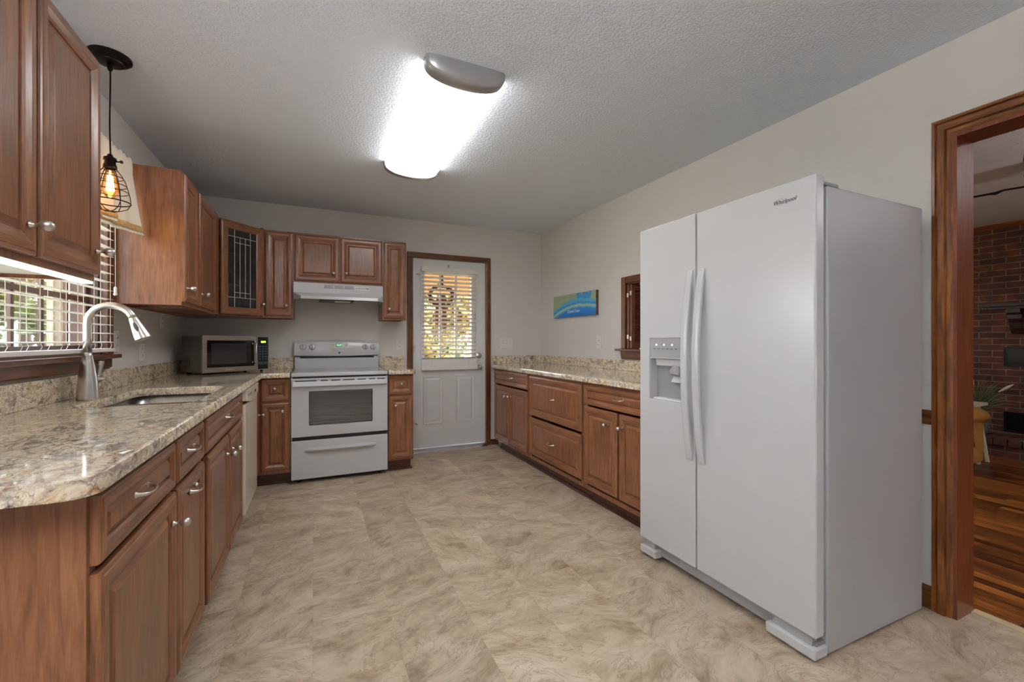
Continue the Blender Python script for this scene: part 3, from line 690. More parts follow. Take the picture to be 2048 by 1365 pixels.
# cooktop
m = M().hole(0, SW, 0, 1, .1, .2, .1, .2, 0, 1); m = M()
m.box(-.001, SW + .001, -.005, .585, .876, .906)
obj('cooktop_rim', m, WHITE, st, bevel=.008, seg=3)
obj('cooktop_glass', M().box(.035, SW - .035, .03, .56, .9062, .9085), plain('pale_ceramic_glass', S(196, 196, 198), .08, var=.01), st)
m = M()
for cx, cy, rr_ in ((.2, .17, .1), (.56, .17, .08), (.2, .42, .08), (.56, .42, .1)):
    for r_ in (rr_, rr_ * .6): m.tube([(cx + r_ * math.cos(R(a)), cy + r_ * math.sin(R(a)), .9084) for a in range(0, 360, 12)], .0012, 4, closed=True)
obj('burner_ring', m, GREYP, st)
# backguard
bg = obj('backguard', M().box(.006, SW - .006, .565, .612, .874, 1.02), WHITE, st, bevel=.006)
def arcz(x, z0, z1): a = (x - .006) / (SW - .012); return z0 + (z1 - z0) * math.sin(PI * a)
m = M(); n = 24
for i in range(n + 1):
    x = .004 + (SW - .008) * i / n; zt = arcz(x, 1.160, 1.176); zb = arcz(x, 1.030, 1.022)
    m.v += [(x, .612, zb), (x, .545, zb + .004), (x, .538, zb + .022), (x, .556, zt - .02), (x, .566, zt - .004), (x, .575, zt), (x, .612, zt)]
for i in range(n):
    for k in range(7): a = i * 7 + k; b = i * 7 + (k + 1) % 7; m.f.append((a, b, b + 7, a + 7)); m.m.append(0)
m.f.append(tuple(reversed(range(7)))); m.f.append(tuple(range(n * 7, n * 7 + 7))); m.m += [0, 0]
cp = obj('control_panel', m, WHITE, st, auto=50)
obj('panel_slot', M().box(.05, SW - .05, .560, .5655, 1.008, 1.020), BLACK, st)
nn = Vector((0, -1, .14)).normalized()
def cpy(z): return .538 + (z - 1.052) / (1.15 - 1.052) * .018
for x in (.0765, .155, .628, .700):
    z = 1.112; o_ = (x, cpy(z) + .001, z)
    kb = obj('burner_knob', M().lathe([(.028, 0), (.027, .006), (.024, .012), (.022, .022), (.018, .025)], o_, tuple(nn), 28), WHITE, cp, auto=40)
    obj('knob_grip', M().box(x - .004, x + .004, cpy(z) - .036, cpy(z) - .015, z - .018, z + .022), GREYP, kb, bevel=.002)
obj('clock_panel', M().box(.318, .468, cpy(1.118) - .004, cpy(1.118) + .01, 1.085, 1.152), PLASTIC, cp, bevel=.004)
dg = obj('clock_display', M().box(.362, .412, cpy(1.118) - .0052, cpy(1.118) - .003, 1.117, 1.140), BLACK, cp)
text('clock_digits', '10:49', .020, emit('green_digits', (.15, 1, .3, 1), 1.6), dg, (.387, cpy(1.118) - .0056, 1.1285), sx=1.0)
m = M()
for k in range(4): m.box(.335 + .032 * k, .352 + .032 * k, cpy(1.1) - .0105, cpy(1.1) + .0, 1.093, 1.103)
for k in (0, 1): m.box(.328 + .115 * k, .345 + .115 * k, cpy(1.12) - .0065, cpy(1.12), 1.118, 1.14)
obj('clock_button', m, plain('button_grey', S(200, 200, 202), .5), cp)
m = M()
for k in range(3): m.box(.383, .399, cpy(1.06) - .003, cpy(1.06) - .0, 1.048 + k * .006, 1.052 + k * .006)
obj('maker_emblem', m, BLACK, cp)
m = M()
for x, z in ((.04, 1.148), (.115, 1.150), (.155, 1.075), (.0765, 1.073), (.664, 1.148)): m.box(x - .003, x + .003, cpy(z) - .0015, cpy(z) + .002, z - .003, z + .003)
obj('printed_mark', m, GREYP, cp)
# vent trim and oven door
obj('vent_gap', M().box(.01, SW - .01, .008, .03, .862, .878), BLACK, st)
od = obj('oven_door', M().hole(0, SW, .382, .846, .133, .632, .472, .753, -.002, .028), WHITE, st, bevel=.004)
obj('window_border', M().hole(.118, .647, .462, .764, .14, .625, .486, .745, .006, .01), BLACK, od)
m = M(); n = 16
pts2 = [(.131, .755), (.131, .482)] + [(.131 + .503 * i / n, .482 - .012 * math.sin(PI * i / n)) for i in range(1, n)] + [(.634, .482), (.634, .755)]
obj('oven_window', M().prism(pts2, 'y', -.0045, -.002), OVGLASS, od)
obj('window_backing', M().box(.10, .66, .33, .34, .44, .80), plain('oven_cavity', S(168, 168, 170), .6), od)
m = M().box(.10, .66, .03, .31, .43, .44); m.box(.10, .66, .03, .31, .80, .81); m.box(.09, .10, .03, .32, .43, .81); m.box(.66, .67, .03, .32, .43, .81)
obj('oven_cavity', m, plain('oven_enamel', S(176, 176, 180), .5), od)
for z in (.595, .495):
    m = M().tube([(.105, .045, z), (.655, .045, z)], .003, 6); m.tube([(.105, .28, z), (.655, .28, z)], .003, 6)
    for k in range(16): m.tube([(.12 + k * .0347, .045, z), (.12 + k * .0347, .28, z)], .0015, 5)
    obj('oven_rack', m, CHROME, od)
# towel-bar style handle: flat full-width strip with vents above
m = M().prism([(-.002, .848), (-.030, .838), (-.040, .800), (-.036, .796), (-.020, .800), (-.002, .790)], 'x', .012, SW - .012); obj('door_handle', m, WHITE, od, bevel=.003)
m = M()
for a, b in ((.03, .19), (.22, .275), (.30, .37), (.395, .485), (.51, .575), (.60, .655), (.67, .735)): m.prism([(-.0125, .8458), (-.027, .8406), (-.0277, .8385), (-.0133, .8435)], 'x', a, b)
obj('vent_slot', m, BLACK, od)
obj('upper_trim', M().box(0, SW, .0, .03, .848, .862), WHITE, st)
obj('drawer_gap', M().box(.01, SW - .006, .006, .03, .352, .382), BLACK, st)
dr_ = obj('storage_drawer', M().box(0, SW, -.002, .028, .036, .352), WHITE, st, bevel=.005)
m = M(); n = 20
for i in range(n + 1):
    a = i / n; x = .10 + .56 * a; b = (1 - abs(2 * a - 1) ** 6); zc = .272; h = .012 + .010 * b; dpt = .004 + .030 * b
    m.v += [(x, -.001, zc + h), (x, -.002 - dpt * .55, zc + h * .9), (x, -.002 - dpt, zc + h * .1), (x, -.002 - dpt * .7, zc - h * .75), (x, -.001, zc - h)]
for i in range(n):
    for k in range(4): a = i * 5 + k; m.f.append((a, a + 5, a + 6, a + 1)); m.m.append(0)
m.f.append((0, 1, 2, 3, 4)); m.f.append(tuple(reversed(range(n * 5, n * 5 + 5)))); m.m += [0, 0]
obj('drawer_handle', m, WHITE, dr_, auto=60)
obj('base_shadow_panel', M().box(.02, SW - .02, .05, .06, .012, .036), BLACK, st)
for x in (.06, SW - .06):
    for y in (.07, .54): obj('leveling_foot', M().lathe([(.016, 0), (.016, .01), (.007, .012), (.007, .036)], (x, y, 0), (0, 0, 1), 12), RUBBER, st)

# ------------------------------------------------------------------ range hood
hx0, hx1 = -.164, .586
hd = thing('range_hood', 'white under-cabinet range hood above the stove', 'range hood', (0, 0, 0))
m = M().box(hx0, hx1, 4.195, YB - .003, 1.590, 1.680); obj('hood_top', m, WHITE, hd, bevel=.003)
# flared lower canopy: front lip further out, bottom open
a = [(hx0, 4.195), (hx1, 4.195)]; lipx0, lipx1 = hx0 + .060, hx1 - .060
vs = [(hx0, 4.195, 1.592), (hx1, 4.195, 1.592), (lipx1, 4.10, 1.556), (lipx0, 4.10, 1.556), (lipx1, 4.095, 1.530), (lipx0, 4.095, 1.530),
      (hx0, 4.195, 1.530), (hx1, 4.195, 1.530)]
fs = [(0, 3, 2, 1), (3, 5, 4, 2), (0, 6, 5, 3), (1, 2, 4, 7)]
m = M().add(vs, fs); m.box(hx0, hx0 + .004, 4.195, YB - .003, 1.525, 1.592); m.box(hx1 - .004, hx1, 4.195, YB - .003, 1.525, 1.592)
o = obj('hood_canopy', m, WHITE, hd); sd = o.modifiers.new('solid', 'SOLIDIFY'); sd.thickness = .003
obj('hood_underside', M().box(hx0 + .005, hx1 - .005, 4.2, YB - .003, 1.565, 1.575), GREYP, hd)
m = M().hole(.03, .32, 0, 1, .1, .2, .1, .2, 0, 1); obj('grease_filter', M().box(.04, .33, 4.22, 4.46, 1.530, 1.564), plain('filter_mesh', S(86, 84, 82), .5, .6), hd)
obj('light_lens', M().box(.17, .30, 4.205, 4.30, 1.520, 1.5295), PLASTIC, hd, bevel=.003)
for a in (.080, .166, .249):
    v = obj('hood_vent', M().box(a, a + .074, 4.192, 4.1949, 1.638, 1.667), plain('vent_recess', S(120, 120, 122), .6), hd)
    m = M()
    for k in range(6): m.box(a, a + .074, 4.1905, 4.192, 1.640 + k * .0045, 1.6425 + k * .0045)
    obj('vent_fin', m, WHITE, v)
obj('control_plate', M().box(.335, .465, 4.1935, 4.195, 1.632, 1.662), PLASTIC, hd)
m = M()
for k in range(5): m.box(.345 + .017 * k, .357 + .017 * k, 4.1915, 4.1935, 1.644, 1.652)
obj('hood_switch', m, GREYP, hd); obj('maker_plate', M().box(.432, .458, 4.192, 4.1935, 1.646, 1.651), BLACK, hd)

# ------------------------------------------------------------------ microwave
mwt = R(39)
mw = thing('microwave', 'stainless steel microwave turned diagonally in the counter corner', 'microwave', (-.755, 3.88, .915), mwt)
MW_, MD_, MH_ = .519, .285, .281
m = M().box(.004, MW_ - .004, .02, MD_, .014, .014 + MH_ - .004); obj('case', m, MWSIDE, mw, bevel=.004)
m = M()
for i in range(4):
    for k in range(8): m.box(.0025, .0042, .17 + .022 * i, .18 + .022 * i, .05 + k * .0105, .055 + k * .0105)
obj('side_vent', m, BLACK, mw)
dd_ = obj('microwave_door', M().hole(0, .408, .014, .295, .032, .395, .052, .258, -.004, .018), STEEL, mw, bevel=.003)
obj('door_glass', M().box(.030, .397, .0, .004, .050, .260), plain('black_glass', S(12, 12, 14), .06, var=.01), dd_)
obj('window_screen', M().box(.062, .332, -.001, .0005, .078, .236), plain('window_mesh', S(44, 45, 48), .12, var=.05), dd_)
m = M()
for zz in (.082, .232): m.box(.372, .382, -.010, -.003, zz - .006, zz + .006)
for i in range(1): m.tube([(.392, -.008, .072), (.394, -.026, .078), (.394, -.027, .236), (.392, -.008, .242)], .0055, 8)
obj('door_handle', m, CHROME, dd_, smooth=True)
text('door_lettering', 'Emerson', .0155, PLASTIC, dd_, (.196, -.0046, .034))
pn = obj('keypad_panel', M().box(.412, .519, -.003, .02, .014, .295), STEEL, mw, bevel=.003)
obj('keypad_face', M().box(.422, .511, -.0045, -.003, .022, .287), BLACK, pn)
text('clock_digits', '8:04', .024, emit('lime_digits', (.45, 1, .05, 1), 1.8), pn, (.470, -.0050, .246))
m = M(); bk = plain('key_blue', S(60, 72, 92), .5)
for i in range(3):
    for k in range(6): m.box(.430 + .027 * i, .448 + .027 * i, -.0052, -.0045, .098 + k * .021, .109 + k * .021)
obj('keypad_button', m, bk, pn)
m = M().box(.425, .465, -.0058, -.0045, .060, .082); m.box(.470, .508, -.0058, -.0045, .060, .082); obj('start_button', m, plain('key_green', S(38, 70, 66), .5), pn)
for x in (.04, .48):
    for y in (.035, .26): obj('rubber_foot', M().lathe([(.012, 0), (.012, .015)], (x, y, 0), (0, 0, 1), 12), RUBBER, mw)

# ------------------------------------------------------------------ refrigerator
fr = thing('refrigerator', 'white side-by-side refrigerator with ice dispenser', 'refrigerator', (1.707, 1.886, 0), -PI / 2)
FW = .918
obj('case', M().box(0, FW, 0, .664, .022, 1.738), WHITE_SHADED, fr, bevel=.006)
obj('gasket', M().box(.01, FW - .008, -.021, 0, .10, 1.73), GREYP, fr)
fz = obj('freezer_door', M().hole(-.002, .3775, .095, 1.772, .070, .305, .862, 1.182, -.073, -.021), WHITE, fr, bevel=.006, seg=3)
fd = obj('fridge_door', M().box(.384, FW + .001, -.073, -.021, .095, 1.772), WHITE, fr, bevel=.008, seg=3)
DISP = plain('dispenser_grey', S(166, 167, 169), .35)
ds = obj('dispenser_cavity', M().box(.072, .303, -.0, .02, .862, 1.09), PLASTIC, fz)
m = M().box(.066, .072, -.066, -.0, .862, 1.182); m.box(.303, .309, -.066, -.0, .862, 1.182); m.box(.072, .303, -.070, -.0, .856, .864); obj('dispenser_liner', m, WHITE, fz)
cpn = obj('dispenser_panel', M().prism([(-.068, 1.185), (-.020, 1.185), (-.020, 1.082), (-.062, 1.082)], 'x', .070, .305), DISP, fz, bevel=.002)
obj('panel_lip', M().box(.070, .305, -.068, -.03, 1.078, 1.083), WHITE, fz)
obj('dispenser_shelf', M().prism([(-.055, 1.075), (-.02, 1.075), (-.02, 1.035), (-.048, 1.04)], 'x', .095, .30), WHITE, fz, bevel=.003)
m = M()
for k in range(3): m.box(.112 + .055 * k, .118 + .055 * k, -.0685, -.062, 1.146, 1.152)
obj('indicator_light', m, emit('indicator_white', (1, 1, 1, 1), 1.2), cpn)
m = M()
for k in range(6): m.box(.094 + .03 * k, .106 + .03 * k, -.067, -.06, 1.126, 1.131)
obj('dispenser_button', m, plain('print_grey', S(120, 120, 122), .5), cpn)
obj('ice_chute', M().lathe([(.03, 0), (.038, .03), (.03, .05), (.02, .052)], (.225, -.020, 1.04), (0, -.35, -1), 20), GREYP, fz, auto=40)
obj('dispenser_paddle', M().prism([(-.02, 1.0), (-.012, 1.0), (-.03, .955), (-.045, .958)], 'x', .195, .255), WHITE, fz, bevel=.002)
obj('drip_tray', M().box(.085, .29, -.06, -.002, .864, .872), PLASTIC, fz, bevel=.002)
def fhandle(xc, par):
    m = M(); n = 24; hw = .0185
    for i in range(n + 1):
        a = i / n; z = .600 + .905 * a; b = math.sin(PI * a) ** .75; y1 = -.079 - .042 * b
        xs = xc + (.0)
        m.v += [(xs - hw, y1 + .016, z), (xs - hw, y1 + .004, z), (xs - hw + .006, y1, z), (xs + hw - .006, y1, z), (xs + hw, y1 + .004, z), (xs + hw, y1 + .016, z)]
    for i in range(n):
        for k in range(6): a = i * 6 + k; b = i * 6 + (k + 1) % 6; m.f.append((a, b, b + 6, a + 6)); m.m.append(0)
    m.f.append(tuple(reversed(range(6)))); m.f.append(tuple(range(n * 6, n * 6 + 6))); m.m += [0, 0]
    for z in (.625, 1.48): m.box(xc - .012, xc + .012, -.082, -.0725, z - .018, z + .018)
    obj('door_handle', m, WHITE, par, auto=35)
fhandle(.347, fz); fhandle(.415, fd)
text('maker_lettering', 'Whirlpool', .0215, plain('logo_grey', S(58, 58, 62), .4), fd, (.8045, -.0735, 1.703), shear=.25)
m = M().tube([(.79 + .023 * math.cos(R(a)), -.0737, 1.705 + .012 * math.sin(R(a))) for a in range(20, 330, 15)], .0006, 5); obj('maker_emblem', m, GREYP, fd)
for x in (.03, FW - .03): obj('hinge_cap', M().box(x - .028, x + .028, -.05, .07, 1.738, 1.752), GREYP, fr, bevel=.004)
gr = obj('base_grille', M().box(.05, FW - .16, -.030, -.018, .028, .078), DISP, fr)
m = M()
for k in range(3): m.box(.13, .24, -.0315, -.030, .040 + .009 * k, .044 + .009 * k)
obj('grille_slot', m, GREYP, gr)
for xa, xb in ((.0, .115), (FW - .19, FW)):
    ft = obj('foot_cover', M().box(xa, xb, -.076, .0, .018, .058), WHITE, fr, bevel=.006, seg=3)
    obj('hinge_bracket', M().box(xa + .02, xb - .02, -.06, -.03, .058, .095), DISP, ft)
    obj('roller', M().lathe([(.012, 0), (.012, .03)], ((xa + xb) / 2 - .015, -.03, .012), (1, 0, 0), 14), RUBBER, ft)
obj('lower_hinge', M().box(FW - .06, FW - .01, -.05, -.0, .058, .07), GREYP, fr)
for x in (.05, FW - .08): obj('rear_roller', M().lathe([(.012, 0), (.012, .03)], (x, .6, .012), (1, 0, 0), 14), RUBBER, fr)

# ------------------------------------------------------------------ ceiling fixture
def ceiling_light(label, x0, x1, y0, y1, st_, tint):
    t = thing('ceiling_light', label, 'ceiling light', ((x0 + x1) / 2, (y0 + y1) / 2, CH), 0); w = (x1 - x0) / 2; l = (y1 - y0) / 2
    n = 20; m = M(); D = .088
    prof = [(w * .99 * math.cos(PI * i / n), -(D * math.sin(PI * i / n) ** .62)) for i in range(n + 1)]
    ya, yb = -l + .06, l - .06
    for y in (ya, yb): m.v += [(p[0], y, p[1]) for p in prof]
    k = len(prof)
    for i in range(k - 1): m.f.append((i, i + k, i + 1 + k, i + 1)); m.m.append(0)
    d_ = obj('diffuser', m, emit('lit_diffuser', tint, st_), t, smooth=True)
    for s in (-1, 1):
        m = M()
        secs = [(0.0, 1.0), (.012, 1.03), (.035, 1.03), (.055, .97), (.068, .85), (.074, .6)]
        yy0 = s * (l - .062)
        for dy, sc_ in secs: m.v += [(p[0] * (1.02 if sc_ > .9 else sc_ + .1), yy0 + s * dy, p[1] * sc_ * 1.03 - .0) for p in prof]
        for j in range(len(secs) - 1):
            for i in range(k - 1): a = j * k + i; m.f.append((a, a + 1, a + 1 + k, a + k)); m.m.append(0)
        m.f.append(tuple(range((len(secs) - 1) * k, len(secs) * k))); m.m.append(0)
        o = obj('end_cap', m, SATIN, t, auto=45)
    for yy in (-.12, .2): obj('screw', M().lathe([(.004, 0), (.003, .003)], (0, yy, -D - .001), (0, 0, -1), 8), NICK, t)
    obj('mounting_pan', M().box(-w * .8, w * .8, ya, yb, -.01, -.001), WHITE, t)
    return t
ceiling_light('lit wraparound ceiling light with brushed metal end caps', .452, .83, 1.90, 3.215, LAMP, (1.0, .985, .96, 1))

# ------------------------------------------------------------------ unseen uplighters added to brighten the ceilings
ul = thing('fill_uplighter', 'added bronze uplighter out of view that brightens the kitchen ceiling', 'fill lamp', (-.62, -.42, 0))
obj('base', M().lathe([(.14, 0), (.14, .012), (.03, .03), (.012, .05)], (0, 0, 0), (0, 0, 1), 28), BRONZE, ul, auto=40)
obj('pole', M().lathe([(.011, .04), (.011, 1.66)], (0, 0, 0), (0, 0, 1), 14), BRONZE, ul, smooth=True)
obj('lamp_shade', M().lathe([(.02, 1.64), (.09, 1.67), (.16, 1.73), (.19, 1.79), (.186, 1.79), (.155, 1.735), (.085, 1.68), (.02, 1.655)], (0, 0, 0), (0, 0, 1), 32), BRONZE, ul, smooth=True)
ud = bpy.data.lights.new('fill_light', 'AREA'); ud.shape = 'DISK'; ud.size = .24; ud.energy = KITCHEN_FILL; ud.color = (1.0, .985, .97)
uo = bpy.data.objects.new('fill_light', ud); COL.objects.link(uo); uo.parent = ul; uo.location = (0, 0, 1.76); uo.rotation_euler = (PI, 0, 0)

for src in (ul,):  # second added uplighter, fill for the living room
    u2 = src.copy(); COL.objects.link(u2); u2.location = (4.2, -.9, 0); u2['label'] = 'added bronze uplighter out of view that brightens the living room'
    for ch in list(src.children):
        c2 = ch.copy(); COL.objects.link(c2); c2.parent = u2
        if c2.type == 'LIGHT': c2.data = c2.data.copy(); c2.data.energy = LIVING_FILL
# ------------------------------------------------------------------ pendant
px_, py_ = -.829, 2.508
pd = thing('pendant_lamp', 'bronze wire-cage pendant lamp with glowing bulb by the window', 'pendant lamp', (px_, py_, CH))
obj('canopy', M().lathe([(.077, 0), (.077, .010), (.066, .016), (.066, .020), (.050, .026), (.048, .032), (.012, .036)], (0, 0, -.0005), (0, 0, -1), 32), BRONZE, pd, auto=35)
obj('strain_relief', M().lathe([(.010, 0), (.010, .022), (.006, .03)], (0, 0, -.036), (0, 0, -1), 14), BRONZE, pd)
pts = [(.0015 * math.sin(i * .9), .0015 * math.cos(i * 1.3), -.05 - i * .0435) for i in range(10)]
obj('cord', M().tube(pts, .0032, 8), BRONZE, pd)
obj('socket', M().lathe([(.008, 0), (.012, .01), (.022, .016), (.024, .026), (.019, .030), (.021, .045), (.024, .050), (.024, .062), (.018, .066), (.018, .076)], (0, 0, -.438), (0, 0, -1), 24), BRONZE, pd, auto=40)
obj('switch_key', M().lathe([(.003, 0), (.003, .018), (.007, .02), (.007, .026)], (.02, 0, -.468), (1, -.3, 0), 10), BRONZE, pd)
m = M(); prof = [(.024, -.505), (.040, -.528), (.052, -.555), (.060, -.585), (.067, -.615), (.071, -.650), (.058, -.675), (.030, -.688), (.0, -.692)]
for a in range(6):
    c_, s_ = math.cos(a * PI / 3 + .3), math.sin(a * PI / 3 + .3)
    m.tube([(r_ * c_, r_ * s_, z_) for r_, z_ in prof], .0019, 6)
for r_, z_ in ((.024, -.505), (.046, -.541), (.057, -.575), (.064, -.603), (.071, -.650)):
    m.tube([(r_ * math.cos(R(a)), r_ * math.sin(R(a)), z_) for a in range(0, 360, 15)], .0019 if r_ < .07 else .0028, 6, closed=True)
obj('wire_cage', m, BRONZE, pd, smooth=True)
bl = obj('bulb', M().lathe([(.013, 0), (.015, .02), (.026, .05), (.030, .075), (.028, .095), (.016, .115), (.002, .122)], (0, 0, -.512), (0, 0, -1), 24), glassy('amber_glass', (1, .80, .5, 1), .04), pd, smooth=True)
m = M()
for a in range(8):
    c_, s_ = math.cos(a * PI / 4), math.sin(a * PI / 4); m.tube([(.008 * c_, .008 * s_, -.535), (.014 * c_, .014 * s_, -.60)], .0022, 5)
m.tube([(0, 0, -.512), (0, 0, -.60)], .003, 6)
obj('filament', m, BULBG, bl)

# ------------------------------------------------------------------ blinds and curtain
bd = thing('window_blind', 'white slatted blind lowered over the sink window', 'blind', (-.9355, 0, 0))
YA, YZ = 1.50, 2.822
def curved_slat(y0, y1, z, hw=.0175, tilt=0.0):
    m = M(); n = 4
    for y in (y0, y1):
        for i in range(n + 1):
            a = -1 + 2 * i / n; m.v.append((a * hw, y, z + .003 * (1 - a * a) + tilt * a))
        for i in range(n, -1, -1):
            a = -1 + 2 * i / n; m.v.append((a * hw, y, z + .003 * (1 - a * a) + tilt * a - .0024))
    k = 2 * (n + 1)
    for i in range(k): m.f.append((i, (i + 1) % k, (i + 1) % k + k, i + k)); m.m.append(0)
    m.f.append(tuple(reversed(range(k)))); m.f.append(tuple(range(k, 2 * k))); m.m += [0, 0]
    return m
proto = None
for k in range(21):
    z = 1.163 + .0427 * k
    if proto is None:
        proto = obj('slat', curved_slat(YA, YZ, 0), BLIND, bd); proto.location = (0, 0, z)
    else:
        o = proto.copy(); COL.objects.link(o); o.parent = bd; o.location = (0, 0, z)
obj('bottom_rail', M().box(-.024, .024, YA, YZ, 1.116, 1.133), BLIND, bd, bevel=.003)
obj('head_rail', M().box(-.022, .019, YA, YZ, 2.06, 2.098), BLIND, bd, bevel=.003)
m = M()
for y in (1.62, 1.86, 2.05, 2.17, 2.31, 2.45, 2.60, 2.775):
    for x in (-.0185, .0185): m.tube([(x, y, 1.13), (x + .0015, y + .014, 1.148), (x, y + .004, 1.165), (x, y + .004, 2.07)], .0011, 5)
obj('ladder_cord', m, CORD, bd)
m = M().tube([(.032, 2.79, 2.07), (.034, 2.79, 1.44)], .0012, 5); m.lathe([(.003, 0), (.007, .008), (.006, .03), (.009, .04), (.004, .045)], (.034, 2.79, 1.44), (0, 0, -1), 10)
obj('pull_cord', m, PLASTIC, bd)
# valance curtain
CLOTH = plain('ivory_cotton', S(236, 228, 210), .85, var=.02, bump=.12, bscale=260)
k = N('tan_braid'); co = k.coords(); k.base(k.ramp(k.noise(co, 260, 2), [(.35, S(176, 138, 86)), (.65, S(220, 186, 128))]), .9); k.bump(k.noise(co, 220, 2), .5, .003); BRAID = k.mat
def drape(top, bot, ztop, zbot, n=60, nz=16, name='curtain_panel', trim=True, par=None, wave=.010, freq=11, ruffle=True):
    def P(poly, t):
        L = [0]
        for i in range(1, len(poly)): L.append(L[-1] + (Vector(poly[i]) - Vector(poly[i - 1])).length)
        s = t * L[-1]
        for i in range(1, len(poly)):
            if s <= L[i] + 1e-9:
                u = (s - L[i - 1]) / (L[i] - L[i - 1]); return Vector(poly[i - 1]).lerp(Vector(poly[i]), u)
        return Vector(poly[-1])
    def pt(t, v, inset=0):
        a = P(top, t).lerp(P(bot, t), max(0, v) ** 1.15); zt = ztop; zb = zbot(t)
        w_ = wave * (.35 + v * .9) * math.sin(t * freq * 2 * PI + .7) * (1 if v > .04 else 3.0)
        return (a.x + w_, a.y + w_ * .25, zt + (zb - zt) * v + (.006 * math.sin(t * 61) if v < -.08 else 0))
    def sheet(v0, v1, off, nv):
        m = M()
        for j in range(nv + 1):
            v = v0 + (v1 - v0) * j / nv
            for i in range(n + 1):
                p_ = pt(i / n, v); m.v.append((p_[0] + off, p_[1], p_[2]))
        for j in range(nv):
            for i in range(n): a = j * (n + 1) + i; m.f.append((a, a + 1, a + n + 2, a + n + 1)); m.m.append(0)
        return m
    o = obj(name, sheet(-.11 if ruffle else 0, .97, 0, nz), CLOTH, par, smooth=True); sd = o.modifiers.new('s', 'SOLIDIFY'); sd.thickness = .002
    b = obj('braid_trim', sheet(.87, .955, .0045, 3), BRAID, o, smooth=True); sd = b.modifiers.new('s', 'SOLIDIFY'); sd.thickness = .003
    m = M().tube([pt(i / n, .985) for i in range(n + 1)], [.005 + .0018 * math.sin(i * 2.6) for i in range(n + 1)], 6); obj('rope_edge', m, CLOTH, o, smooth=True)
    return o
cu = thing('valance_curtain', 'ivory valance curtain with tan braid over the sink window', 'curtain')
drape([(-.893, 2.45), (-.893, 2.75), (-.882, 2.93)], [(-.895, 2.40), (-.890, 2.75), (-.840, 2.944)], 2.088, lambda t: 1.712 + .022 * t, par=cu, n=80, freq=4.2, wave=.004)
drape([(-.907, 1.93), (-.907, 2.60), (-.885, 2.66)], [(-.907, 1.93), (-.907, 2.58), (-.862, 2.68)], 2.088, lambda t: 1.742, par=cu, n=110, freq=7, wave=.002)
obj('curtain_rod', M().tube([(-.958, 1.90, 2.106), (-.912, 1.92, 2.106), (-.904, 2.62, 2.106), (-.900, 2.90, 2.106), (-.958, 2.92, 2.106)], .005, 8), PLASTIC, cu)
# blind on the door
bd = thing('door_blind', 'white slatted blind hanging on the back door window', 'blind', (0, DY - .034, 0))
obj('head_rail', M().box(1.022, 1.648, -.018, .024, 1.905, 1.956), BLIND, bd, bevel=.004)
proto = None
for k in range(23):
    z = 1.885 - .0427 * k
    if z < .99: z = .985 - (k - 21) * .012
    if proto is None:
        proto = obj('slat', curved_slat(0, .60, 0, .020, .0088), BLIND, bd); proto.rotation_euler = (0, 0, -PI / 2); proto.location = (1.030, 0, z)
    else:
        o = proto.copy(); COL.objects.link(o); o.parent = bd; o.location = (1.030, 0, z)
for z in (.955, .940, .926, .912): o = proto.copy(); COL.objects.link(o); o.parent = bd; o.location = (1.030, 0, z)
obj('stacked_slats', M().prism([(-.016, .975), (.018, .975), (.018, .888), (-.019, .880)], 'x', 1.024, 1.636), BLIND, bd, bevel=.002)
obj('bottom_rail', M().box(1.024, 1.648, -.022, .02, .858, .880), BLIND, bd, bevel=.004)
m = M()
for x in (1.13, 1.33, 1.54): m.tube([(x, -.0195, .88), (x, -.0195, 1.91)], .0009, 5)
obj('ladder_cord', m, CORD, bd)

# ------------------------------------------------------------------ wall plates and map
def outlet(label, loc, rz, cat='outlet', n=1, duplex=True, group=None):
    t = thing('wall_outlet' if duplex else 'light_switch', label, cat, loc, rz, group); w = .07 if n == 1 else .165
    obj('cover_plate', M().box(-w / 2, w / 2, -.006, 0, -.058, .058), PLASTIC, t, bevel=.002)
    if duplex:
        for z in (-.02, .02):
            s_ = obj('socket', M().lathe([(.016, 0), (.016, .002)], (0, -.0055, z), (0, -1, 0), 20), PLASTIC, t)
            m = M().box(-.007, -.005, -.0082, -.007, z - .005, z + .005); m.box(.005, .007, -.0082, -.007, z - .005, z + .005); obj('slot', m, BLACK, s_)
    else:
        for i in range(n):
            x = (i - (n - 1) / 2) * .046
            obj('toggle', M().prism([(-.0055, -.008), (-.018, .006), (-.016, .011), (-.0055, .004)], 'x', x - .004, x + .004), PLASTIC, t, bevel=.001)
            obj('screw', M().lathe([(.0025, 0), (.0025, .001)], (x, -.006, .03), (0, -1, 0), 8), GREYP, t)
    return t
outlet('white outlet right of the stove by the door casing', (.802, YB, 1.135), 0)
outlet('white triple light switch right of the back door', (2.003, YB, 1.146), 0, 'light switch', 3, False)
outlet('white outlet on the right wall below the map picture', (XR, 3.40, 1.155), -PI / 2)
outlet('white outlet beside the sink window casing', (XL, 3.085, 1.165), PI / 2)
outlet('white outlet under the wall cabinets behind the faucet', (XL, 3.87, 1.315), PI / 2)
outlet('white outlet low above the backsplash beside the spray head', (XL, 3.47, 1.10), PI / 2)
mp = thing('map_picture', 'blue and green coastal map on a wooden board', 'picture', (XR - .001, 4.207, 1.418), -PI / 2)
k = N('coast_map'); co = k.coords(); sp = k.n('SeparateXYZ'); k.t.links.new(co, sp.inputs[0])
nz = k.noise(co, 14, 5, .6); nf = k.noise(co, 60, 4, .6)
u = k.math('DIVIDE', sp.outputs[0], .795); v = k.math('ADD', k.math('DIVIDE', sp.outputs[2], .233), k.math('MULTIPLY', k.math('SUBTRACT', nz, .5), .16))
du = k.math('SUBTRACT', u, .66); arc_ = k.math('SUBTRACT', .47, k.math('MULTIPLY', k.math('MULTIPLY', du, du), .95))
dv = k.math('SUBTRACT', v, arc_)
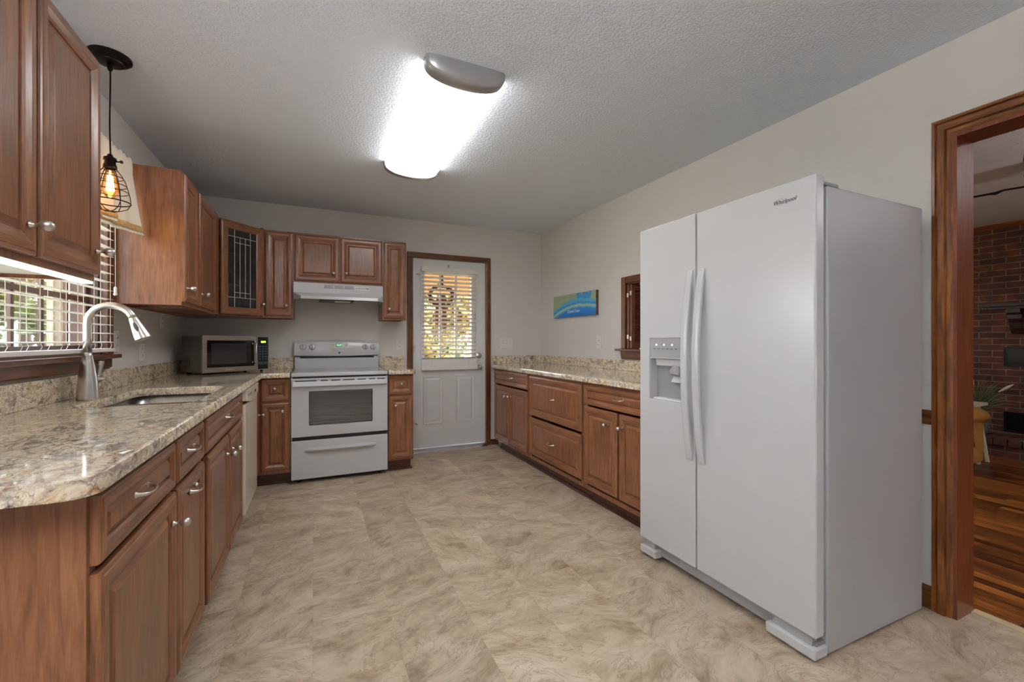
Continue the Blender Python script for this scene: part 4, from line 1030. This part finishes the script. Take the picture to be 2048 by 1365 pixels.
blue = k.ramp(k.math('ADD', dv, 1.0), [(.55, S(20, 108, 196)), (.88, S(34, 134, 214)), (.965, S(96, 186, 222)), (.99, S(196, 190, 140)), (1.0, S(196, 190, 140))])
d2 = k.math('SUBTRACT', dv, .035)
snd = k.ramp(d2, [(.0, S(190, 196, 140)), (.02, S(88, 184, 220)), (.09, S(30, 128, 210)), (.16, S(80, 176, 214))])
lnd = k.ramp(nf, [(.35, S(132, 158, 128)), (.6, S(166, 182, 148)), (.75, S(200, 200, 168))])
est = k.math('MULTIPLY', k.math('GREATER_THAN', u, .58), k.math('GREATER_THAN', k.noise(co, 7, 4, .6, .6), .50))
lnd = k.mix(est, lnd, S(52, 150, 214))
c1 = k.mix(k.math('GREATER_THAN', d2, 0), blue, snd)
sw = k.math('SUBTRACT', .30, k.math('MULTIPLY', k.math('ABSOLUTE', k.math('SUBTRACT', u, .5)), .18))
c2 = k.mix(k.math('GREATER_THAN', d2, sw), c1, lnd); k.base(c2, .35); MAPM = k.mat
bdp = obj('board', M().box(0, .797, -.030, -.001, 0, .236), TX, mp)
obj('map_print', M().box(.001, .796, -.032, -.030, .001, .235), MAPM, bdp)
text('map_title', 'Crystal Coast', .042, plain('map_white', S(238, 242, 246), .5), bdp, (.40, -.0325, .058), shear=.45)

# ------------------------------------------------------------------ living room beyond the doorway
BX = 6.68
struct('floor_living', M().box(XR + .132, BX + .1, YF, 5.2, -.06, 0.0), PLANK, 'dark orange wood plank floor of the living room', 'floor')
struct('ceiling_living', M().box(XR + .132, BX + .1, YF, 5.2, CH, CH + .08), CEIL2, 'textured ceiling of the living room', 'ceiling')
struct('wall_living_brick', M().box(BX, BX + .12, YF, 5.2, 0, CH), BRICK, 'dark red brick fireplace wall in the living room', 'wall')
m = wall_x(M(), 5.1, 5.2, XR + .13, BX, [(3.4, 5.6, .6, 2.1)]); struct('wall_living_back', m, WALLM, 'far end wall of the living room', 'wall')  # unseen opening added to let daylight into the living room
struct('wall_living_front', wall_x(M(), YF, YF + .1, XR + .13, BX, []), WALLM, 'near end wall of the living room', 'wall')
struct('trim_6', M().prism([(BX, CH), (BX - .05, CH), (BX - .045, CH - .02), (BX - .012, CH - .055), (BX, CH - .065)], 'y', YF + .1, 5.1), TY, 'dark crown moulding along the top of the brick wall', 'trim')
hr = thing('hearth', 'low raised brick hearth along the fireplace wall', 'hearth', (0, 0, 0))
obj('hearth_base', M().box(6.28, BX - .001, -.6, 3.4, 0, .12), BRICK, hr)
BR2 = plain('hearth_cap_brick', S(84, 50, 42), .85, var=.25, scale=7, bump=.2, bscale=80)
m = M(); y = -.6
while y < 3.39: m.box(6.262, 6.52, y, y + .092, .121, .19); m.box(6.526, BX - .001, y, y + .092, .121, .19); y += .1
obj('hearth_cap', m, BR2, hr)
mt = thing('mantel_shelf', 'dark wood mantel shelf on the brick wall', 'mantel', (0, 0, 0))
DKM = wood('mantel_wood', S(30, 17, 14), S(46, 26, 20), S(60, 36, 28), 'y', .4)
m = M().box(6.46, BX - .001, -.2, 2.175, 1.525, 1.562); m.box(6.50, BX - .001, -.18, 2.155, 1.500, 1.525); obj('shelf_board', m, DKM, mt, bevel=.004)
for yy in (1.93, .1):
    m = M().prism([(BX - .001, 1.50), (6.50, 1.50), (6.505, 1.46), (6.54, 1.44), (6.545, 1.40), (6.58, 1.36), (6.60, 1.30), (6.64, 1.25), (BX - .001, 1.24)], 'y', yy - .05, yy + .05); obj('corbel', m, DKM, mt)
for z0, z1, lab in ((.90, 1.106, 'black metal vent set high in the brick wall'), (.212, .424, 'black metal vent panel low above the hearth')):
    v_ = thing('fireplace_vent', lab, 'vent', (BX - .001, 2.045, 0), -PI / 2)
    obj('vent_frame', M().hole(0, .50, z0, z1, .015, .485, z0 + .015, z1 - .015, -.012, 0), plain('blued_metal', S(22, 26, 36), .35, .4), v_)
    m = M()
    for k_ in range(12): m.box(.015, .485, -.006, -.002, z0 + .017 + k_ * (z1 - z0 - .034) / 12, z0 + .026 + k_ * (z1 - z0 - .034) / 12)
    obj('vent_louver', m, BLACK, v_); obj('vent_backing', M().box(.015, .485, -.002, -.0005, z0 + .015, z1 - .015), BLACK, v_)
# sofa
so = thing('leather_sofa', 'tan leather sofa behind the doorway jamb', 'sofa', (0, 0, 0))
o = obj('sofa_base', M().box(4.80, 5.60, 1.86, 3.9, .045, .33), LEATHER, so, bevel=.03, seg=4)
o = obj('armrest', M().box(4.86, 5.655, 1.855, 2.13, .045, .50), LEATHER, so, bevel=.035, seg=4)
m = M(); n = 18; ns = 14
for i in range(n + 1):
    a = i / n; x = 4.80 + .90 * a; r1 = .170 * (1 - abs(2 * a - 1) ** 5) ** .4 + .01; r2 = .070 * (1 - abs(2 * a - 1) ** 5) ** .5 + .012 + .006 * math.sin(a * 23)
    for k_ in range(ns): b = 2 * PI * k_ / ns; m.v.append((x, 1.955 + r1 * math.cos(b), .50 + .012 * math.sin(a * 14) + r2 * math.sin(b) - (.03 if a > .85 else 0)))
for i in range(n):
    for k_ in range(ns): a = i * ns + k_; b = i * ns + (k_ + 1) % ns; m.f.append((a, b, b + ns, a + ns)); m.m.append(0)
m.f.append(tuple(reversed(range(ns)))); m.f.append(tuple(range(n * ns, n * ns + ns))); m.m += [0, 0]
obj('arm_cushion', m, LEATHER, so, smooth=True)
obj('sofa_back', M().box(5.30, 5.62, 2.10, 3.9, .3, .92), LEATHER, so, bevel=.08, seg=5)
obj('seat_cushion', M().box(4.75, 5.34, 2.14, 3.85, .30, .46), LEATHER, so, bevel=.05, seg=4)
m = M().prism([(1.858, .10), (1.83, .14), (1.835, .20), (1.858, .23), (1.83, .27), (1.835, .33), (1.858, .36)], 'x', 4.9, 5.42); obj('padded_fold', m, LEATHER, so, bevel=.01, seg=3)
for x in (4.88, 5.37):
    for y in (1.90, 3.8): obj('sofa_foot', M().box(x - .06, x + .06, y - .05, y + .05, 0, .06), RUBBER, so)
IV = plain('ivory_painted_wood', S(226, 214, 186), .5)
tb = thing('side_table', 'ivory A-frame side table behind the tan sofa', 'table', (5.81, 2.16, 0))
obj('tabletop', M().box(-.12, .13, -.235, .22, .545, .573), IV, tb, bevel=.003)
for sy in (-1, 1):
    for sx_ in (-1, 1):
        x0, x1, y0, y1 = (.115 if sx_ > 0 else -.07), (.05 if sx_ > 0 else -.04), sy * .235, sy * .19
        m = M().add([(x0 - .016, y0 - .01, 0), (x0 + .016, y0 - .01, 0), (x1 + .016, y1 - .01, .545), (x1 - .016, y1 - .01, .545), (x0 - .016, y0 + .01, 0), (x0 + .016, y0 + .01, 0), (x1 + .016, y1 + .01, .545), (x1 - .016, y1 + .01, .545)], [(0, 1, 2, 3), (7, 6, 5, 4), (0, 4, 5, 1), (2, 6, 7, 3), (1, 5, 6, 2), (0, 3, 7, 4)])
        obj('leg', m, IV, tb)
    obj('cross_bar', M().box(-.05, .09, sy * .215 - .008, sy * .215 + .008, .20, .225), IV, tb)
pp = thing('ornamental_grass', 'potted ornamental grass with cream plumes by the brick wall', 'plant', (6.42, 2.16, .19))
obj('pot', M().lathe([(.06, 0), (.085, .02), (.10, .16), (.09, .165), (.08, .14)], (0, 0, 0), (0, 0, 1), 20), plain('grey_pot', S(110, 104, 96), .7), pp, auto=40)
m = M()
for i in range(95):
    a = random.uniform(0, 2 * PI); L = random.uniform(.28, .5); s_ = random.uniform(.05, .42); pts = []
    for k_ in range(7): t_ = k_ / 6; pts.append((math.cos(a) * s_ * t_ ** 1.7 * .75, math.sin(a) * s_ * t_ ** 1.7 * .75, .14 + L * t_ - s_ * .35 * t_ ** 3))
    m.tube(pts, [.004, .004, .0036, .003, .0024, .0016, .0006], 4)
obj('grass_blades', m, plain('grass_blade_green', S(92, 118, 70), .6, var=.25, scale=14), pp)
PL = plain('cream_plume', S(224, 212, 182), .9)
for dx, dy, dz, ax in ((-.06, .02, .40, (-.1, .0, 1)), (.05, -.20, .36, (.3, -.9, .8)), (.0, .10, .38, (0, .3, 1))):
    obj('plume', M().lathe([(.003, -.08), (.007, -.06), (.013, -.01), (.011, .02), (.004, .05), (.001, .06)], (dx, dy, .14 + dz), ax, 10), PL, pp)
fn = thing('ceiling_lamp', 'dark metal ceiling lamp with thin arms beyond the doorway', 'ceiling lamp', (4.66, 1.20, CH))
obj('lamp_housing', M().lathe([(.10, 0), (.105, .02), (.085, .04), (.12, .06), (.125, .09), (.09, .12), (.03, .13)], (0, 0, -.0005), (0, 0, -1), 28), plain('black_chrome', S(26, 28, 34), .15, .9), fn, auto=35)
for a_ in (100, 280, 10, 190):
    c_, s_ = math.cos(R(a_)), math.sin(R(a_))
    obj('lamp_arm', M().tube([(.05 * c_, .05 * s_, -.12), (.10 * c_, .10 * s_, -.165), (.22 * c_, .22 * s_, -.160), (.26 * c_, .26 * s_, -.172), (.30 * c_, .30 * s_, -.168), (.9 * c_, .9 * s_, -.172)], [.008, .008, .007, .012, .008, .006], 8), BRONZE, fn)
    obj('arm_cup', M().lathe([(.012, -.02), (.03, .0), (.035, .05), (.030, .05), (.02, .01)], (.9 * c_, .9 * s_, -.172), (0, 0, -1), 16), BRONZE, fn)

# ------------------------------------------------------------------ outdoors
GR = N('leaf_litter_ground'); co = GR.coords(); GR.base(GR.ramp(GR.noise(co, 1.6, 6, .7), [(.3, S(96, 92, 52)), (.5, S(150, 140, 84)), (.7, S(196, 178, 120))]), .95)
struct('ground', M().box(-30, 30, -30, 40, -.62, -.6), GR.mat, 'leaf-strewn ground outside the house', 'ground')
LEAVES = []
for nm, a, b, c_ in (('foliage_green', S(52, 70, 26), S(88, 104, 38), S(132, 134, 56)), ('foliage_gold', S(88, 74, 24), S(128, 108, 40), S(150, 130, 62)), ('foliage_sage', S(56, 66, 36), S(86, 94, 52), S(112, 116, 72))):
    k = N(nm); k.base(k.ramp(k.noise(k.coords(), 2.2, 4, .7), [(.3, a), (.5, b), (.7, c_)]), .7); k.set(k.p, 'Subsurface Weight', 0.0)
    LEAVES.append(k.mat)
BARK = plain('bark', S(96, 84, 70), .9, var=.2, scale=6)
def tree(label, x, y, h, cr, n, li, lo=.9, name='tree', ls=1.0):
    t = thing(name, label, 'tree', (x, y, -.6), 0, 'trees beyond the windows'); m = M()
    m.tube([(0, 0, 0), (.05, .02, h * .4), (-.05, .06, h * .75), (0, 0, h)], [.11, .09, .06, .02], 8)
    for k_ in range(7):
        a = random.uniform(0, 2 * PI); z = h * random.uniform(.3, .8); m.tube([(0, 0, z), (cr * .4 * math.cos(a), cr * .4 * math.sin(a), z + .3), (cr * .8 * math.cos(a), cr * .8 * math.sin(a), z + .5)], [.035, .02, .008], 5)
    obj('trunk', m, BARK, t); m = M()
    cl = [(random.uniform(-1, 1), random.uniform(-1, 1), random.uniform(0, 1), random.uniform(.25, .5)) for _ in range(16)]
    for i in range(n):
        cx_, cy_, cz_, cr_ = random.choice(cl); g = [random.gauss(0, .38) for _ in range(3)]
        p_ = Vector((cx_ * cr + g[0] * cr_ * cr, cy_ * cr + g[1] * cr_ * cr, lo + cz_ * (h - lo) + g[2] * cr_ * cr)); s_ = random.uniform(.05, .10) * ls
        u_ = Vector([random.gauss(0, 1) for _ in range(3)]).normalized(); v_ = u_.orthogonal().normalized()
        m.add([p_ - u_ * s_, p_ + v_ * s_ * .55, p_ + u_ * s_, p_ - v_ * s_ * .55], [(0, 1, 2, 3)])
    obj('foliage', m, LEAVES[li], t)
tree('green tree filling the left panes of the sink window', -4.9, 11.0, 4.6, 1.5, 9000, 0, .3, 'tree', 1.3)
tree('sunlit tree nearest the house at the far left window panes', -6.6, 7.0, 5.0, 1.2, 6000, 2, .3)
tree('yellow-green tree rising behind the others by the sink window', -8.6, 14.5, 6.5, 1.8, 6000, 1, .3)
tree('golden shrub centred beyond the back door glass', 2.3, 10.3, 2.7, 1.4, 9000, 1, .1, 'shrub', 1.3)
tree('tall green tree far behind the shrubs at the back door', 4.9, 18.5, 6.5, 3.4, 14000, 2, .1, 'tree', 2.0)
tree('olive shrub right of the golden one beyond the back door', 5.3, 12.2, 2.8, 1.3, 8000, 1, .1, 'shrub', 1.3)
# weathered wing of the house seen through the sink window
wg = thing('house_wing', 'weathered beige board-and-batten wing outside the sink window', 'building', (0, 0, 0))
SID = plain('weathered_siding', S(140, 128, 110), .85, var=.16, scale=3)
obj('siding', M().box(-3.15, -1.14, 7.6, 7.75, -.6, 3.0), SID, wg)
m = M()
for x in (-3.1, -2.95, -2.5, -2.1, -1.7, -1.3): m.box(x - .03, x + .03, 7.57, 7.6, -.6, 3.0)
obj('batten', m, plain('pale_batten', S(160, 150, 132), .85), wg)
# porch beyond the back door
pc = thing('porch_roof', 'tan beadboard porch ceiling outside the back door', 'porch', kind='structure')
k = N('porch_beadboard'); sp = k.n('SeparateXYZ'); k.t.links.new(k.coords(), sp.inputs[0]); fx = k.math('FRACT', k.math('MULTIPLY', sp.outputs[1], 9)); k.base(k.mix(k.math('LESS_THAN', fx, .1), S(206, 160, 104), S(120, 84, 50)), .7)
obj('porch_ceiling', M().box(-.6, 3.6, 4.71, 7.3, 2.36, 2.42), k.mat, pc)
obj('porch_beam', M().box(-.6, 3.6, 7.1, 7.3, 1.95, 2.36), plain('tan_beam', S(204, 164, 112), .7), pc)
struct('porch_deck', M().box(-.6, 3.6, 4.71, 7.3, -.12, -.04), plain('deck_board', S(150, 120, 92), .8), 'wooden porch deck outside the back door', 'deck')
wr = thing('wreath', 'brown wreath with ribbon tails hanging outside the back door', 'wreath', (1.27, 4.665, 1.66))
BRN = plain('dried_brown', S(72, 36, 20), .9, var=.3, scale=20); m = M()
for i in range(36): 
    a = 2 * PI * i / 36; m.lathe([(.002, -.03), (random.uniform(.018, .028), 0), (.002, .035)], (.125 * math.cos(a) + random.uniform(-.01, .01), random.uniform(-.01, .01), .115 * math.sin(a)), (random.uniform(-1, 1), .3, random.uniform(-1, 1)), 7)
obj('twig_ring', m, BRN, wr)
obj('hanger_hook', M().box(-.012, .012, -.04, .0, .385, .391), BRN, wr)
obj('hanger_strap', M().box(-.012, .012, -.040, -.034, .10, .39), BRN, wr)
m = M().lathe([(.005, -.02), (.055, 0), (.05, .03), (.005, .04)], (.0, 0, -.03), (0, -1, 0), 14)
m.prism([(-.10, -.05), (.02, -.03), (.10, -.055), (.03, -.09), (-.05, -.095)], 'y', -.02, .0)
for x in (-.045, .03): m.prism([(x - .02, -.1), (x + .02, -.1), (x + .026, -.30), (x, -.33), (x - .024, -.30)], 'y', -.012, -.002)
obj('ribbon_bow', m, plain('rust_ribbon', S(128, 58, 28), .8), wr)
